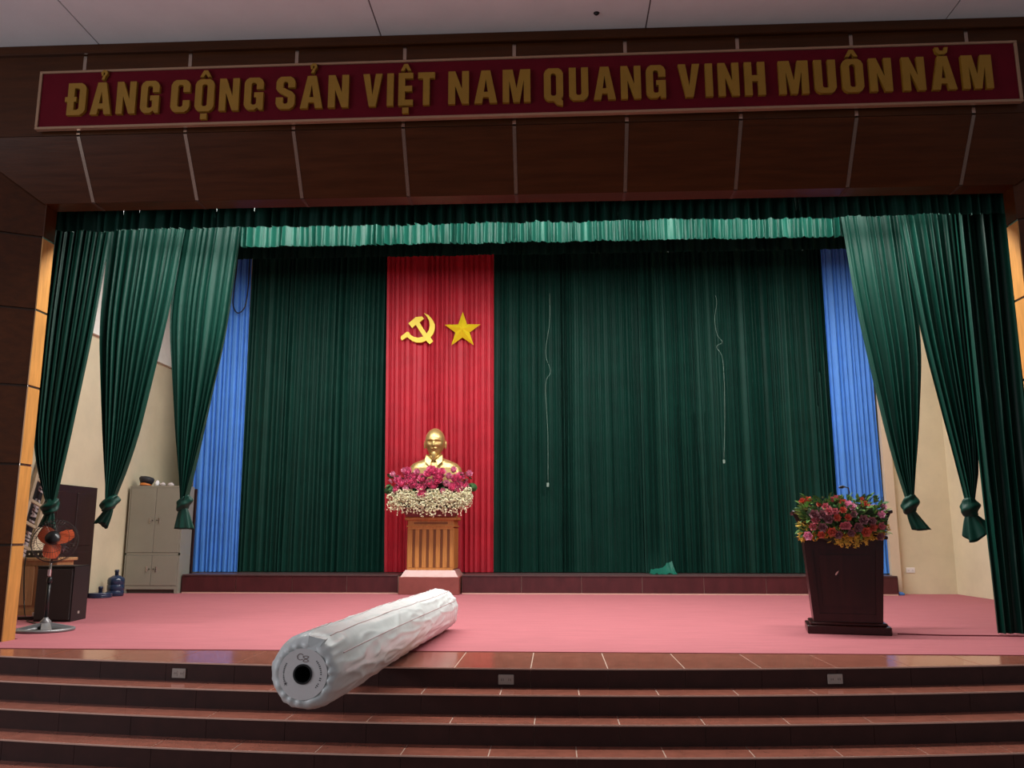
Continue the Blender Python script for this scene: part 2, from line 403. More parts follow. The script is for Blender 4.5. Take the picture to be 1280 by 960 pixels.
# ------------------------------------------------------------------ rear ledge with tiles (notched round the plinth)
LX0, LX1, LY, LH = -6.62, 5.80, 15.10, 0.33
NX0, NX1 = -2.76, -1.64
led = MB()
led.box((LX0, LY + .015, 0.004), (NX0, 17.2, LH - .02)); led.box((NX1, LY + .015, 0.004), (LX1, 17.2, LH - .02)); led.box((NX0, 15.90, 0.004), (NX1, 17.2, LH - .02))
ledge = struct(led.build('ledge', M['grout']))
for a, b, y in ((LX0, NX0, LY - .012), (NX1, LX1, LY - .012), (NX0, NX1, 15.9)):
    MB().box((a, y, LH - .02), (b, 17.2, LH)).build('ledge_slab', M['ledge_top'], ledge)
lj = [LX0, -5.65, -4.64, -3.67, NX0, NX1, -0.60, 0.44, 1.485, 2.537, 3.594, 4.65, LX1]
for a, b in zip(lj, lj[1:]):
    if a == NX0: continue
    MB().box((a + .004, LY, 0.03), (b - .004, LY + .015, LH - .021)).build('riser_tile', M['ledge_tile'], ledge)
    MB().box((a, LY + .003, 0.004), (b, LY + .015, 0.026)).build('grout_strip', M['nosing'], ledge)
MB().box((LX1 - .0, LY + .004, 0.004), (LX1 + .012, 17.0, LH - .021)).build('end_tile', M['ledge_tile'], ledge)
MB().box((LX0 - .012, LY + .004, 0.004), (LX0, 17.0, LH - .021)).build('end_tile', M['ledge_tile'], ledge)

# ------------------------------------------------------------------ banner with letters
BY = 7.655
ban = thing('slogan_banner', 'long red banner board with raised gold capital letters above the stage', 'banner', (XC, BY, 5.0))
ban.rotation_euler = (0, -0.0042, 0)
MB().box((-4.78, .015, 0.055), (4.80, .05, 0.635)).build('board', M['banner_red'], ban)
fr = MB()
for lo, hi in (((-4.81, 0, .027), (4.83, .055, .055)), ((-4.81, 0, .635), (4.83, .055, .66)), ((-4.81, 0, .055), (-4.78, .055, .635)), ((4.80, 0, .055), (4.83, .055, .635))):
    MB().box(lo, hi, bev=.004).build('frame_rail', M['frame'], ban)
MB().box((-4.7, .05, .1), (4.7, .084, .6)).build('mounting_board', M['wood_groove'], ban)
G = {}
G['I'] = (.21, [[(0, 0), (0, 1), (.21, 1), (.21, 0)]])
G['N'] = (.60, [[(0, 0), (0, 1), (.2, 1), (.4, .45), (.4, 1), (.6, 1), (.6, 0), (.4, 0), (.2, .55), (.2, 0)]])
G['A'] = (.66, [[(0, 0), (.2, 1), (.46, 1), (.66, 0), (.44, 0), (.41, .18), (.25, .18), (.22, 0)], [(.27, .34), (.39, .34), (.33, .72)]])
G['C'] = (.58, [[(.58, .62), (.58, .84), (.53, .94), (.44, 1), (.14, 1), (.05, .94), (0, .84), (0, .16), (.05, .06), (.14, 0), (.44, 0), (.53, .06), (.58, .16), (.58, .36), (.37, .36), (.37, .2), (.33, .16), (.25, .16), (.21, .2), (.21, .8), (.25, .84), (.33, .84), (.37, .8), (.37, .62)]])
G['G'] = (.58, [[(.58, .64), (.58, .84), (.53, .94), (.44, 1), (.14, 1), (.05, .94), (0, .84), (0, .16), (.05, .06), (.14, 0), (.32, 0), (.41, .07), (.45, 0), (.58, 0), (.58, .54), (.30, .54), (.30, .39), (.37, .39), (.37, .2), (.33, .16), (.25, .16), (.21, .2), (.21, .8), (.25, .84), (.33, .84), (.37, .8), (.37, .64)]])
OUT_O = [(.58, .84), (.53, .94), (.44, 1), (.14, 1), (.05, .94), (0, .84), (0, .16), (.05, .06), (.14, 0), (.44, 0), (.53, .06), (.58, .16)]
IN_O = [(.21, .2), (.21, .8), (.25, .84), (.33, .84), (.37, .8), (.37, .2), (.33, .16), (.25, .16)]
G['O'] = (.58, [OUT_O, IN_O])
G['Q'] = (.60, [[(.58, .84), (.53, .94), (.44, 1), (.14, 1), (.05, .94), (0, .84), (0, .16), (.05, .06), (.14, 0), (.30, 0), (.40, -.11), (.57, -.15), (.57, 0), (.52, .05), (.58, .16)], IN_O])
G['S'] = (.56, [[(.56, .66), (.56, .84), (.51, .94), (.42, 1), (.14, 1), (.05, .94), (0, .84), (0, .62), (.08, .52), (.35, .36), (.35, .2), (.31, .16), (.25, .16), (.21, .2), (.21, .36), (0, .36), (0, .16), (.05, .06), (.14, 0), (.42, 0), (.51, .06), (.56, .16), (.56, .42), (.48, .52), (.21, .66), (.21, .8), (.25, .84), (.31, .84), (.35, .8), (.35, .66)]])
G['V'] = (.62, [[(0, 1), (.21, 1), (.31, .35), (.41, 1), (.62, 1), (.42, 0), (.2, 0)]])
G['E'] = (.47, [[(0, 0), (0, 1), (.47, 1), (.47, .83), (.21, .83), (.21, .6), (.44, .6), (.44, .43), (.21, .43), (.21, .17), (.47, .17), (.47, 0)]])
G['T'] = (.54, [[(.165, 0), (.165, .82), (0, .82), (0, 1), (.54, 1), (.54, .82), (.375, .82), (.375, 0)]])
G['M'] = (.80, [[(0, 0), (0, 1), (.29, 1), (.4, .42), (.51, 1), (.8, 1), (.8, 0), (.61, 0), (.61, .66), (.49, 0), (.31, 0), (.19, .66), (.19, 0)]])
G['U'] = (.58, [[(0, 1), (.21, 1), (.21, .2), (.25, .16), (.33, .16), (.37, .2), (.37, 1), (.58, 1), (.58, .16), (.53, .06), (.44, 0), (.14, 0), (.05, .06), (0, .16)]])
G['H'] = (.59, [[(0, 0), (0, 1), (.21, 1), (.21, .6), (.38, .6), (.38, 1), (.59, 1), (.59, 0), (.38, 0), (.38, .42), (.21, .42), (.21, 0)]])
G['D'] = (.64, [[(.06, 0), (.06, .42), (-.02, .42), (-.02, .57), (.06, .57), (.06, 1), (.48, 1), (.58, .94), (.64, .84), (.64, .16), (.58, .06), (.48, 0)], [(.27, .16), (.37, .16), (.43, .2), (.43, .8), (.37, .84), (.27, .84), (.27, .57), (.34, .57), (.34, .42), (.27, .42)]])
def hookmark(c): return [(c - .07, 1.20), (c - .10, 1.32), (c - .02, 1.40), (c + .08, 1.38), (c + .11, 1.28), (c + .05, 1.19), (c + .02, 1.09), (c - .07, 1.09), (c - .03, 1.20), (c + .03, 1.26), (c + .02, 1.31), (c - .02, 1.31), (c - .02, 1.22)]
def hatmark(c): return [(c - .17, 1.07), (c - .06, 1.28), (c + .06, 1.28), (c + .17, 1.07), (c + .06, 1.07), (c, 1.17), (c - .06, 1.07)]
def brevemark(c): return [(c - .18, 1.27), (c - .15, 1.12), (c - .07, 1.06), (c + .07, 1.06), (c + .15, 1.12), (c + .18, 1.27), (c + .08, 1.27), (c + .05, 1.17), (c - .05, 1.17), (c - .08, 1.27)]
def dotmark(c): return [(c - .10, -.24), (c - .10, -.07), (c + .10, -.07), (c + .10, -.24)]
WORDS = [(['D', 'A?', 'N', 'G'], -4.869, -3.911), (['C', 'O^.', 'N', 'G'], -3.79, -2.854), (['S', 'A?', 'N'], -2.726, -1.999),
         (['V', 'I', 'E^.', 'T'], -1.857, -1.145), (['N', 'A', 'M'], -1.011, -.206), (['Q', 'U', 'A', 'N', 'G'], -.074, 1.105),
         (['V', 'I', 'N', 'H'], 1.228, 2.057), (['M', 'U', 'O^', 'N'], 2.187, 3.253), (['N', 'A(', 'M'], 3.351, 4.189)]
CAPH = 0.345
for ls, x0, x1 in WORDS:
    gap = .055 / CAPH
    tot = sum(G[l[0]][0] for l in ls) + gap * (len(ls) - 1)
    kx = (x1 - x0) / tot; x = x0
    for l in ls:
        wd, loops = G[l[0]]; c = wd / 2
        mb = MB(); zb = 5.158
        mx = T(x - XC, 0, zb - 5.0) @ SC(kx, 1, CAPH)
        mb.poly(loops, -.022, .02, mx)
        for mk in l[1:]:
            mb.poly([{'?': hookmark, '^': hatmark, '.': dotmark, '(': brevemark}[mk](c + (.03 if mk == '?' else 0))], -.022, .02, mx)
        mb.build('letter', M['banner_gold'], ban)
        x += (wd + gap) * kx

# ------------------------------------------------------------------ curtains
def fbm(x, s): return noise.noise(Vector((x, s * 7.31, s * 1.7)))
def curtain(name, m, xl, xr, z0, z1, Y, period, amp, seed, rows=14, parent=None, bottom=None, topf=1.0, edge=None, yfun=None, per=10, sway=.25, zb_jit=0.0):
    """pleated hanging cloth; xl / xr may be functions of t (0 top, 1 bottom)"""
    fl = xl if callable(xl) else (lambda t: xl); fr_ = xr if callable(xr) else (lambda t: xr)
    wid = max(fr_(0) - fl(0), fr_(1) - fl(1)); N = max(3, wid / period); n = int(N * per)
    vs = []; fs = []
    for j in range(rows + 1):
        t = j / rows; a, b = fl(t), fr_(t); wt = (b - a) / wid
        for i in range(n + 1):
            u = i / n
            ph = 2 * PI * (u * N + 1.1 * fbm(u * N * .33, seed) + .5 * fbm(u * N * .9, seed + 3)) + sway * fbm(u * 6 + t * 1.7, seed + 5) * 6 * t
            am = amp * (.55 + .75 * abs(fbm(u * N * .27 + 9, seed + 1)) * 1.6)
            am *= (1 + .8 * (1 - wt)) if wt < 1 else 1
            y = am * math.sin(ph) + amp * .35 * math.sin(2 * ph + seed) + amp * .6 * fbm(u * N * .13 + t, seed + 8)
            xo = (period * wt) * .07 * math.sin(2 * ph + 1.0)
            z = z0 + (z1 - z0) * t
            if zb_jit and j == rows: z += zb_jit * (fbm(u * N * .5, seed + 11) + .5 * math.sin(ph))
            yo = yfun(u, t) if yfun else 0
            vs.append((a + (b - a) * u + xo, Y + y + yo, z))
    for j in range(rows):
        for i in range(n):
            q = j * (n + 1) + i; fs.append((q, q + 1, q + n + 2, q + n + 1))
    return MB().add(vs, fs).build(name, m, parent, smooth=True, fix=False)

CY, CT, CB = 16.02, 6.9, LH + .012
def lin(a, b): return lambda t: a + (b - a) * t
c = curtain('backdrop_curtain', M['green'], -6.02, -3.20, CT, CB, CY, .105, .048, 1)
tag(c, 'dark green pleated backdrop curtain left of the red panel', 'curtain', 'green backdrop curtains')
def flare_mid(u, t): return -.10 * max(0, (t - .8) / .2) ** 2 * max(0, (u - .86) / .14)
c = curtain('backdrop_curtain', M['green'], -1.17, 1.70, CT, CB, CY + .02, .105, .048, 2, yfun=flare_mid)
tag(c, 'dark green pleated backdrop curtain right beside the red panel with a hanging thread', 'curtain', 'green backdrop curtains')
def flare_r(u, t):
    s = max(0, (t - .91) / .09) ** 2.2
    return -.16 * s * math.exp(-((u - .072) / .045) ** 2) - .10 * max(0, (t - .7) / .3) ** 2 * math.exp(-((u - .075) / .06) ** 2) - .06
c = curtain('backdrop_curtain', M['green'], 1.63, 5.17, CT, CB, CY - .05, .11, .048, 3, yfun=flare_r, rows=60)
tag(c, 'dark green pleated backdrop curtain beside the right blue curtain, hem kicked out', 'curtain', 'green backdrop curtains')
# hem of the same cloth on the ledge, its lit brightness painted paler
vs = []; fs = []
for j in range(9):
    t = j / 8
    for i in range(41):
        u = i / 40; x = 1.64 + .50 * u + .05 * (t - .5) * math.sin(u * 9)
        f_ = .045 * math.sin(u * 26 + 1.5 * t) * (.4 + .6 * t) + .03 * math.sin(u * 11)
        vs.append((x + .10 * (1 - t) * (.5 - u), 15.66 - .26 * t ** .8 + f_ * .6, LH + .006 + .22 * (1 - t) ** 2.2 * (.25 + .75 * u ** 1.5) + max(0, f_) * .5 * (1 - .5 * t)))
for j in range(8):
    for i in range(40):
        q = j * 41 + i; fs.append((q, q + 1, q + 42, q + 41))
MB().add(vs, fs).build('hem_fold_lit', M['green_lit'], c, smooth=True, fix=False)['label'] = 'teal hem fold with lamp light painted into its colour'
c = curtain('backdrop_panel', M['red'], lin(-3.27, -3.16), lin(-1.17, -1.14), CT, CB, CY - .12, .12, .034, 4)
tag(c, 'tall pleated red curtain panel behind the golden bust', 'curtain')
c = curtain('blue_curtain', M['blue'], lin(-6.95, -6.86), lin(-6.0, -5.94), CT, CB, CY - .10, .085, .034, 5)
tag(c, 'pale blue pleated curtain beside the grey steel cabinet', 'curtain', 'blue side curtains')
c = curtain('blue_curtain', M['blue'], lin(5.10, 5.10), lin(5.88, 5.93), CT, CB, CY - .24, .085, .03, 6)
tag(c, 'pale blue pleated curtain behind the lectern at right', 'curtain', 'blue side curtains')
mbp = MB()
mbp.lathe([(.0, 0), (.10, 0), (.11, .02), (.07, .05), (.02, .06)], 10, T(5.84, 15.2, .004) @ SC(1., .6, 1))
pc = mbp.build('fallen_cloth', M['blue'], smooth=True)
tag(pc, 'small crumpled scrap of blue cloth on carpet at ledge end', 'cloth')

# pelmets
c = curtain('front_pelmet', M['green_satin'], -6.1, 5.4, 4.75, 4.30, 8.62, .115, .045, 7, rows=4, zb_jit=.02)
tag(c, 'dark green pleated front pelmet hanging right behind the wooden beam', 'pelmet', 'stage pelmets')
c = curtain('middle_pelmet', M['green_lit'], -3.90, 3.50, 5.4, 4.54, 9.90, .085, .055, 8, rows=4, zb_jit=.018)
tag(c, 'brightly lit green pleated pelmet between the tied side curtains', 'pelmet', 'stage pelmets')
c = curtain('rear_pelmet', M['green'], -7.2, 6.4, 6.6, 5.27, 12.5, .13, .04, 9, rows=4, zb_jit=.012)
tag(c, 'shadowed dark green pelmet hanging in front of the backdrop curtains', 'pelmet', 'stage pelmets')

for (nm, x0, x1, y, z) in (('front_pelmet', -6.1, 5.4, 8.62, 4.75), ('middle_pelmet', -3.90, 3.50, 9.90, 5.4), ('rear_pelmet', -7.2, 6.4, 12.5, 6.6)):
    o = bpy.data.objects[nm]
    MB().tube([(WL - .01, y, z), (WR + .01, y, z)], .02, 8).build('rail', M['dark_metal'], o, smooth=True)
# tied side curtains
def interp(tab, z):
    tab = sorted(tab, key=lambda p: -p[1])
    if z >= tab[0][1]: return tab[0][0] + (tab[0][0] - tab[1][0]) * (z - tab[0][1]) / (tab[0][1] - tab[1][1])
    for (xa, za), (xb, zb) in zip(tab, tab[1:]):
        if za >= z >= zb:
            k = (za - z) / (za - zb); return xa + (xb - xa) * k
    return tab[-1][0]
def smooth_edge(tab, z):
    return sum(interp(tab, z + d * w) for d, w in ((-.3, 1), (-.15, 1), (0, 1), (.15, 1), (.3, 1))) / 5 if z > tab[-1][1] + .32 else interp(tab, z)
def tied(label, L, Rr, Y0, Y, seed, tail, kw=.10, kh=.085):
    L = [(x * Y / Y0, 1 + (z - 1) * Y / Y0) for x, z in L]; Rr = [(x * Y / Y0, 1 + (z - 1) * Y / Y0) for x, z in Rr]
    zb = L[-1][1]; ztop = 5.25
    xk = (L[-1][0] + Rr[-1][0]) / 2
    root = thing('tied_curtain', label, 'curtain', (xk, Y, 0), 0, 'tied green side curtains')
    rows = 26
    fl = lambda t: smooth_edge(L, ztop + (zb - ztop) * t) - xk
    fr2 = lambda t: smooth_edge(Rr, ztop + (zb - ztop) * t) - xk
    curtain('cloth', M['green_satin'], fl, fr2, ztop, zb, 0, .10, .034, seed, rows=rows, parent=root, sway=.12, per=10)
    # knot: three wound lobes
    mb = MB(); ns, nr = 40, 14
    vs = []; fs = []
    for i in range(ns):
        th = PI * i / (ns - 1)
        for k in range(nr * 2):
            ph = 2 * PI * k / (nr * 2)
            rr = 1 + .13 * math.sin(5 * th + 2 * ph + seed) + .22 * noise.noise(Vector((math.cos(ph) * 1.6, math.sin(ph) * 1.6 + seed, th * 1.6)))
            vs.append((kw * rr * math.sin(th) * math.cos(ph) + .02 * math.cos(th), kw * .8 * rr * math.sin(th) * math.sin(ph), zb - kh * .55 + kh * 1.15 * math.cos(th) + .25 * kw * math.sin(th) * math.cos(ph + seed)))
    for i in range(ns - 1):
        for k in range(nr * 2):
            k2 = (k + 1) % (nr * 2)
            fs.append((i * nr * 2 + k, i * nr * 2 + k2, (i + 1) * nr * 2 + k2, (i + 1) * nr * 2 + k))
    mb.add(vs, fs).build('knot', M['green_satin'], root, smooth=True)
    # loose tail under the knot: fluted funnel
    dx, wt, ln, rag = tail
    vs = []; fs = []; nj, nk = 10, 60
    for j in range(nj + 1):
        t = j / nj
        for k in range(nk):
            a = 2 * PI * k / nk
            r = (.045 + (wt - .045) * (t ** .8)) * (1 + (.10 + .2 * t) * math.sin(7 * a + seed * 2 + t) * .6)
            z = zb - kh * 1.2 - ln * t - rag * t * (math.cos(a + seed) * .5 + .3 * math.sin(2 * a))
            vs.append((dx * t ** 1.2 + r * math.cos(a), r * .55 * math.sin(a), z))
    for j in range(nj):
        for k in range(nk):
            k2 = (k + 1) % nk; fs.append((j * nk + k, j * nk + k2, (j + 1) * nk + k2, (j + 1) * nk + k))
    vs.append((dx, 0, zb - kh - ln * .8)); q = len(vs) - 1
    for k in range(nk): fs.append((nj * nk + k, nj * nk + (k + 1) % nk, q))
    MB().add(vs, fs).build('tail', M['green_satin'], root, smooth=True)
    return root
tied('green side curtain knotted above the electric fan, nearest the left jamb',
     [(-6.0, 4.595), (-6.03, 3.459), (-5.994, 1.994), (-5.762, 1.375)], [(-5.301, 4.563), (-5.407, 3.326), (-5.569, 1.992), (-5.66, 1.374)], 9.42, 9.52, 11, (-.02, .09, .18, .05))
tied('green side curtain knotted in front of the cream wall beside the dark door',
     [(-5.35, 4.594), (-5.376, 3.471), (-5.199, 1.998), (-5.111, 1.413)], [(-4.428, 4.577), (-4.55, 3.558), (-4.831, 1.996), (-5.026, 1.412)], 9.5, 9.64, 12, (-.09, .075, .19, .06))
tied('green side curtain knotted in front of the grey steel cabinet',
     [(-4.485, 4.607), (-4.581, 3.608), (-4.388, 2.002), (-4.28, 1.414)], [(-3.756, 4.624), (-3.856, 3.345), (-4.085, 2.0), (-4.205, 1.414)], 9.58, 9.76, 13, (.03, .105, .24, .02), kw=.085)
tied('green side curtain knotted right of the lectern, beside the right blue curtain',
     [(3.344, 4.624), (3.434, 3.569), (3.684, 1.954), (3.82, 1.394)], [(4.06, 4.638), (4.132, 3.095), (3.994, 1.952), (3.888, 1.394)], 9.52, 9.62, 14, (.10, .09, .21, .02), kw=.085, kh=.1)
tied('green side curtain knotted at right with ragged flared tail beside the straight leg curtain',
     [(3.941, 4.622), (4.09, 3.192), (4.3, 1.941), (4.407, 1.355)], [(4.634, 4.589), (4.611, 3.186), (4.58, 1.809), (4.473, 1.346)], 9.42, 9.40, 15, (.07, .15, .20, .13), kw=.095, kh=.1)
c = curtain('leg_curtain', M['green_satin'], lin(4.47, 4.50), lin(5.5, 5.35), 5.25, .02, 9.22, .12, .045, 16, rows=18)
tag(c, 'dark green leg curtain hanging straight to the floor at far right', 'curtain')

for y, x0, x1, lb in ((9.52, -7.7, -5.0, 'steel curtain track above the leftmost tied curtain'), (9.76, -7.7, -3.5, 'steel curtain track above the tied curtain by the cabinet')):
    tr = MB().box((x0 - .005, y - .02, 5.252), (x1, y + .02, 5.285)).build('curtain_track', M['dark_metal']); tag(tr, lb, 'track')

# stage lamp battens behind the pelmets (housings of the two rows of lamps)
for nm, y, z, hw, lb in (('lamp_batten', 8.93, 4.70, 4.4, 'long lamp batten hidden behind the front pelmet'), ('lamp_batten', 13.0, 5.58, 5.8, 'long lamp batten hidden behind the rear pelmet')):
    b = MB().box((XC - hw, y - .08, z), (XC + hw, y + .08, z + .09), bev=.01).build(nm, M['white_paint'])
    tag(b, lb, 'lamp')
    for xx in (-3.5, 0, 3.5):
        MB().tube([(XC + xx, y, z + .08), (XC + xx, y, ST + .01)], .012, 6).build('hanger_rod', M['dark_metal'], b)

# ------------------------------------------------------------------ emblem and star on the red panel
EY = 15.825
s9 = .00168
def zp(pts, cx_, cy_): return [((x - cx_) * s9, -(y - cy_) * s9) for x, y in pts]
em = thing('hammer_and_sickle_emblem', 'yellow hammer and sickle emblem on the red curtain panel', 'emblem', (-2.62, EY, 4.94))
sick = [(455, 176), (510, 205), (555, 255), (583, 310), (586, 365), (568, 425), (535, 470), (490, 505), (430, 526), (375, 524), (325, 505), (288, 478), (268, 460), (205, 500), (192, 470), (197, 448), (262, 397), (285, 400), (305, 432), (345, 458), (395, 468), (440, 460), (485, 430), (515, 385), (527, 330), (518, 270), (492, 222)]
MB().poly([zp(sick, 390, 362)], -.012, .03).build('sickle', M['yellow'], em)
ham = [(280, 300), (365, 226), (435, 221), (460, 246), (408, 292), (505, 440), (548, 480), (571, 517), (530, 549), (500, 520), (468, 478), (365, 318), (325, 356)]
MB().poly([zp(ham, 390, 362)], -.03, .0).build('hammer', M['yellow'], em)
vs = [(0, -.13, 0), (0, .03, 0)]; ro, ri = .37, .145
for k in range(10):
    r = ro if k % 2 == 0 else ri; a = PI / 2 + k * PI / 5
    vs.append((r * math.cos(a), 0, r * math.sin(a)))
fs = []
for k in range(10):
    a, b = 2 + k, 2 + (k + 1) % 10; fs += [(0, b, a), (1, a, b)]
st = MB().add(vs, fs).build('star_emblem', M['yellow']); st.location = (-1.755, EY, 4.90)
tag(st, 'yellow five-pointed faceted star on the red curtain panel', 'star')

# hanging threads and cable
def rope(name, pts, r, m, label, cat, n=6, tagend=False, group=None):
    P = [Vector(p) for p in pts]; out = []
    for i in range(len(P) - 1):
        p0, p1, p2, p3 = P[max(i - 1, 0)], P[i], P[i + 1], P[min(i + 2, len(P) - 1)]
        for k in range(6):
            t = k / 6
            out.append(.5 * ((2 * p1) + (p2 - p0) * t + (2 * p0 - 5 * p1 + 4 * p2 - p3) * t * t + (3 * p1 - p0 - 3 * p2 + p3) * t ** 3))
    out.append(P[-1])
    o = MB().tube(out, r, n).build(name, m, smooth=True)
    tag(o, label, cat, group)
    return o
th = rope('hanging_thread', [(-.075, 15.95, 5.65), (-.079, 15.95, 5.09), (-.16, 15.95, 4.46), (-.07, 15.95, 4.1), (-.165, 15.95, 3.84), (-.13, 15.95, 2.9), (-.133, 15.95, 1.98)], .0032, M['thread'], 'thin white thread hanging on the middle green backdrop curtain', 'thread')
MB().box((-.16, 15.94, 1.90), (-.115, 15.96, 1.98), bev=.006).build('thread_end', M['thread'], th)
th = rope('hanging_thread', [(3.075, 15.78, 5.52), (3.10, 15.78, 5.38), (3.05, 15.78, 5.05), (3.08, 15.78, 4.75), (3.17, 15.78, 4.6), (3.06, 15.78, 4.5), (3.165, 15.78, 4.25), (3.16, 15.78, 3.3), (3.105, 15.78, 2.38)], .003, M['thread'], 'thin pale thread hanging on the right green backdrop curtain', 'thread')
MB().box((3.085, 15.77, 2.31), (3.125, 15.79, 2.38), bev=.006).build('thread_end', M['thread'], th)
rope('hanging_cable', [(-6.24, 15.78, 7.4), (-6.24, 15.78, 6.3), (-6.27, 15.78, 5.8), (-6.27, 15.78, 5.45), (-6.16, 15.78, 5.29), (-6.03, 15.78, 5.42), (-5.99, 15.78, 5.8), (-5.99, 15.78, 6.3), (-5.99, 15.78, 7.4)], .012, M['black_gloss'], 'black cable loop hanging over the left blue curtain', 'cable')

# ------------------------------------------------------------------ bust on fluted pedestal
PX, PYc = -2.19, 15.36
ped = thing('pedestal', 'orange wooden fluted pedestal on maroon plinth in front of red curtain', 'pedestal', (PX, PYc, 0.004))
MB().box((-.525, -.47, 0), (.525, .45, .30), bev=.008).build('plinth', M['plinth'], ped)
MB().hexa([(-.50, -.45, .30), (.50, -.45, .30), (.50, .43, .30), (-.50, .43, .30)], [(-.43, -.37, .41), (.43, -.37, .41), (.43, .36, .41), (-.43, .36, .41)]).build('plinth_bevel', M['plinth_top'], ped)
sh = MB()
sh.box((-.395, -.325, .41), (.395, .33, 1.15)).build('shaft', M['ped_dark'], ped)
fw_ = .79 / 6.0
for k in range(7):
    x = -.395 + k * (.79 - .058) / 6
    MB().box((x, -.345, .45), (x + .075 if k < 6 else .395, -.326, 1.11), bev=.006).build('fluting_rib', M['ped'], ped)
for z0, z1 in ((.41, .45), (1.11, 1.15)):
    MB().box((-.40, -.348, z0), (.40, -.326, z1)).build('rail', M['ped'], ped)
for sx in (-1, 1):
    for k in range(6):
        y = -.33 + k * .115
        MB().box((min(sx * .396, sx * .412), y, .43), (max(sx * .396, sx * .412), y + .085, 1.13)).build('fluting_rib', M['ped'], ped)
MB().box((-.425, -.36, 1.15), (.425, .35, 1.18), bev=.006).build('moulding', M['ped'], ped)
MB().box((-.405, -.34, 1.18), (.405, .33, 1.27)).build('frieze', M['ped'], ped)
MB().box((-.30, -.346, 1.205), (.30, -.341, 1.235)).build('frieze_slot', M['ped_dark'], ped)
MB().box((-.455, -.385, 1.27), (.455, .375, 1.325), bev=.01).build('capital', M['ped'], ped)

bust = MB()
def ell(c, r, n=20, m=14, mtx=None):
    pr = [(max(1e-4, math.sin(PI * i / m)), -math.cos(PI * i / m)) for i in range(m + 1)]
    return bust.lathe(pr, n, (mtx or Matrix()) @ T(*c) @ SC(*r))
# torso sections (z, half width, half depth, y shift)
sec = [(-.146, .40, .19, 0), (0.0, .43, .20, .0), (.20, .455, .215, 0), (.42, .475, .22, .0), (.58, .478, .215, .01), (.68, .455, .20, .015), (.755, .38, .175, .02), (.805, .27, .15, .02), (.84, .17, .13, .015), (.87, .13, .12, .01)]
vs = []; fs = []; nk = 40
for z, a, b, ys in sec:
    for k in range(nk):
        an = 2 * PI * k / nk; cc, ss = math.cos(an), math.sin(an); e = .75
        vs.append((a * math.copysign(abs(cc) ** e, cc), ys + b * math.copysign(abs(ss) ** e, ss), z))
for i in range(len(sec) - 1):
    for k in range(nk):
        k2 = (k + 1) % nk; fs.append((i * nk + k, i * nk + k2, (i + 1) * nk + k2, (i + 1) * nk + k))
fs.append(tuple(reversed(range(nk)))); fs.append(tuple((len(sec) - 1) * nk + k for k in range(nk)))
bust.add(vs, fs)
bust.lathe([(.12, .78), (.115, .86), (.11, .92), (.11, .99)], 24, T(0, -.005, 0))          # neck
# head
HC = 1.108
HS = 1.13
vs = []; fs = []; nt_, np_ = 44, 56
for i in range(nt_ + 1):
    th_ = PI * i / nt_
    for k in range(np_):
        ph = 2 * PI * k / np_
        d = Vector((math.sin(th_) * math.cos(ph), math.sin(th_) * math.sin(ph), math.cos(th_)))
        x, y, z = d.x * .152, d.y * .19, d.z * .225
        if d.z < 0:
            x *= 1 - .30 * (-d.z) ** 1.3; y *= 1 - .18 * (-d.z) ** 1.4
            if d.y < 0: y -= .012 * (-d.z)
        else:
            x *= 1 + .05 * math.sin(d.z * PI)
        def bumpf(cx_, cz_, sx_, sz_): return math.exp(-((x - cx_) / sx_) ** 2 - ((z - cz_) / sz_) ** 2) if d.y < 0 else 0
        y -= .024 * (bumpf(-.06, .038, .045, .014) + bumpf(.06, .038, .045, .014))     # brows
        y += .036 * (bumpf(-.058, .006, .032, .020) + bumpf(.058, .006, .032, .020))   # eye sockets
        y -= .010 * (bumpf(-.058, .004, .018, .008) + bumpf(.058, .004, .018, .008))   # eyelids
        y -= .014 * (bumpf(-.078, -.045, .032, .03) + bumpf(.078, -.045, .032, .03))   # cheek bones
        y += .012 * (bumpf(-.068, -.095, .03, .03) + bumpf(.068, -.095, .03, .03))     # hollow cheeks
        y -= .042 * bumpf(0, -.052, .022, .020) + .022 * bumpf(0, -.015, .016, .035)   # nose
        y -= .024 * (bumpf(-.026, -.094, .03, .010) + bumpf(.026, -.094, .03, .010))   # moustache
        y += .02 * bumpf(0, -.112, .035, .006)                                        # mouth line
        y -= .012 * bumpf(0, -.124, .03, .008)
        y -= .022 * bumpf(0, -.185, .05, .04)                                          # chin
        vs.append((x * HS, y * HS - .02, z * HS + HC))
for i in range(nt_):
    for k in range(np_):
        k2 = (k + 1) % np_; fs.append((i * np_ + k, i * np_ + k2, (i + 1) * np_ + k2, (i + 1) * np_ + k))
bust.add(vs, fs)
for sx in (-1, 1):                                                                   # ears
    ell((sx * .178, .01, HC - .02), (.024, .035, .066), 14, 10)
    ell((sx * .180, .005, HC - .075), (.018, .022, .028), 12, 8)
# goatee
bust.lathe([(.002, -.13), (.02, -.10), (.04, -.05), (.045, 0), (.03, .03)], 14, T(0, -.18, HC - .20) @ SC(1, .7, 1))
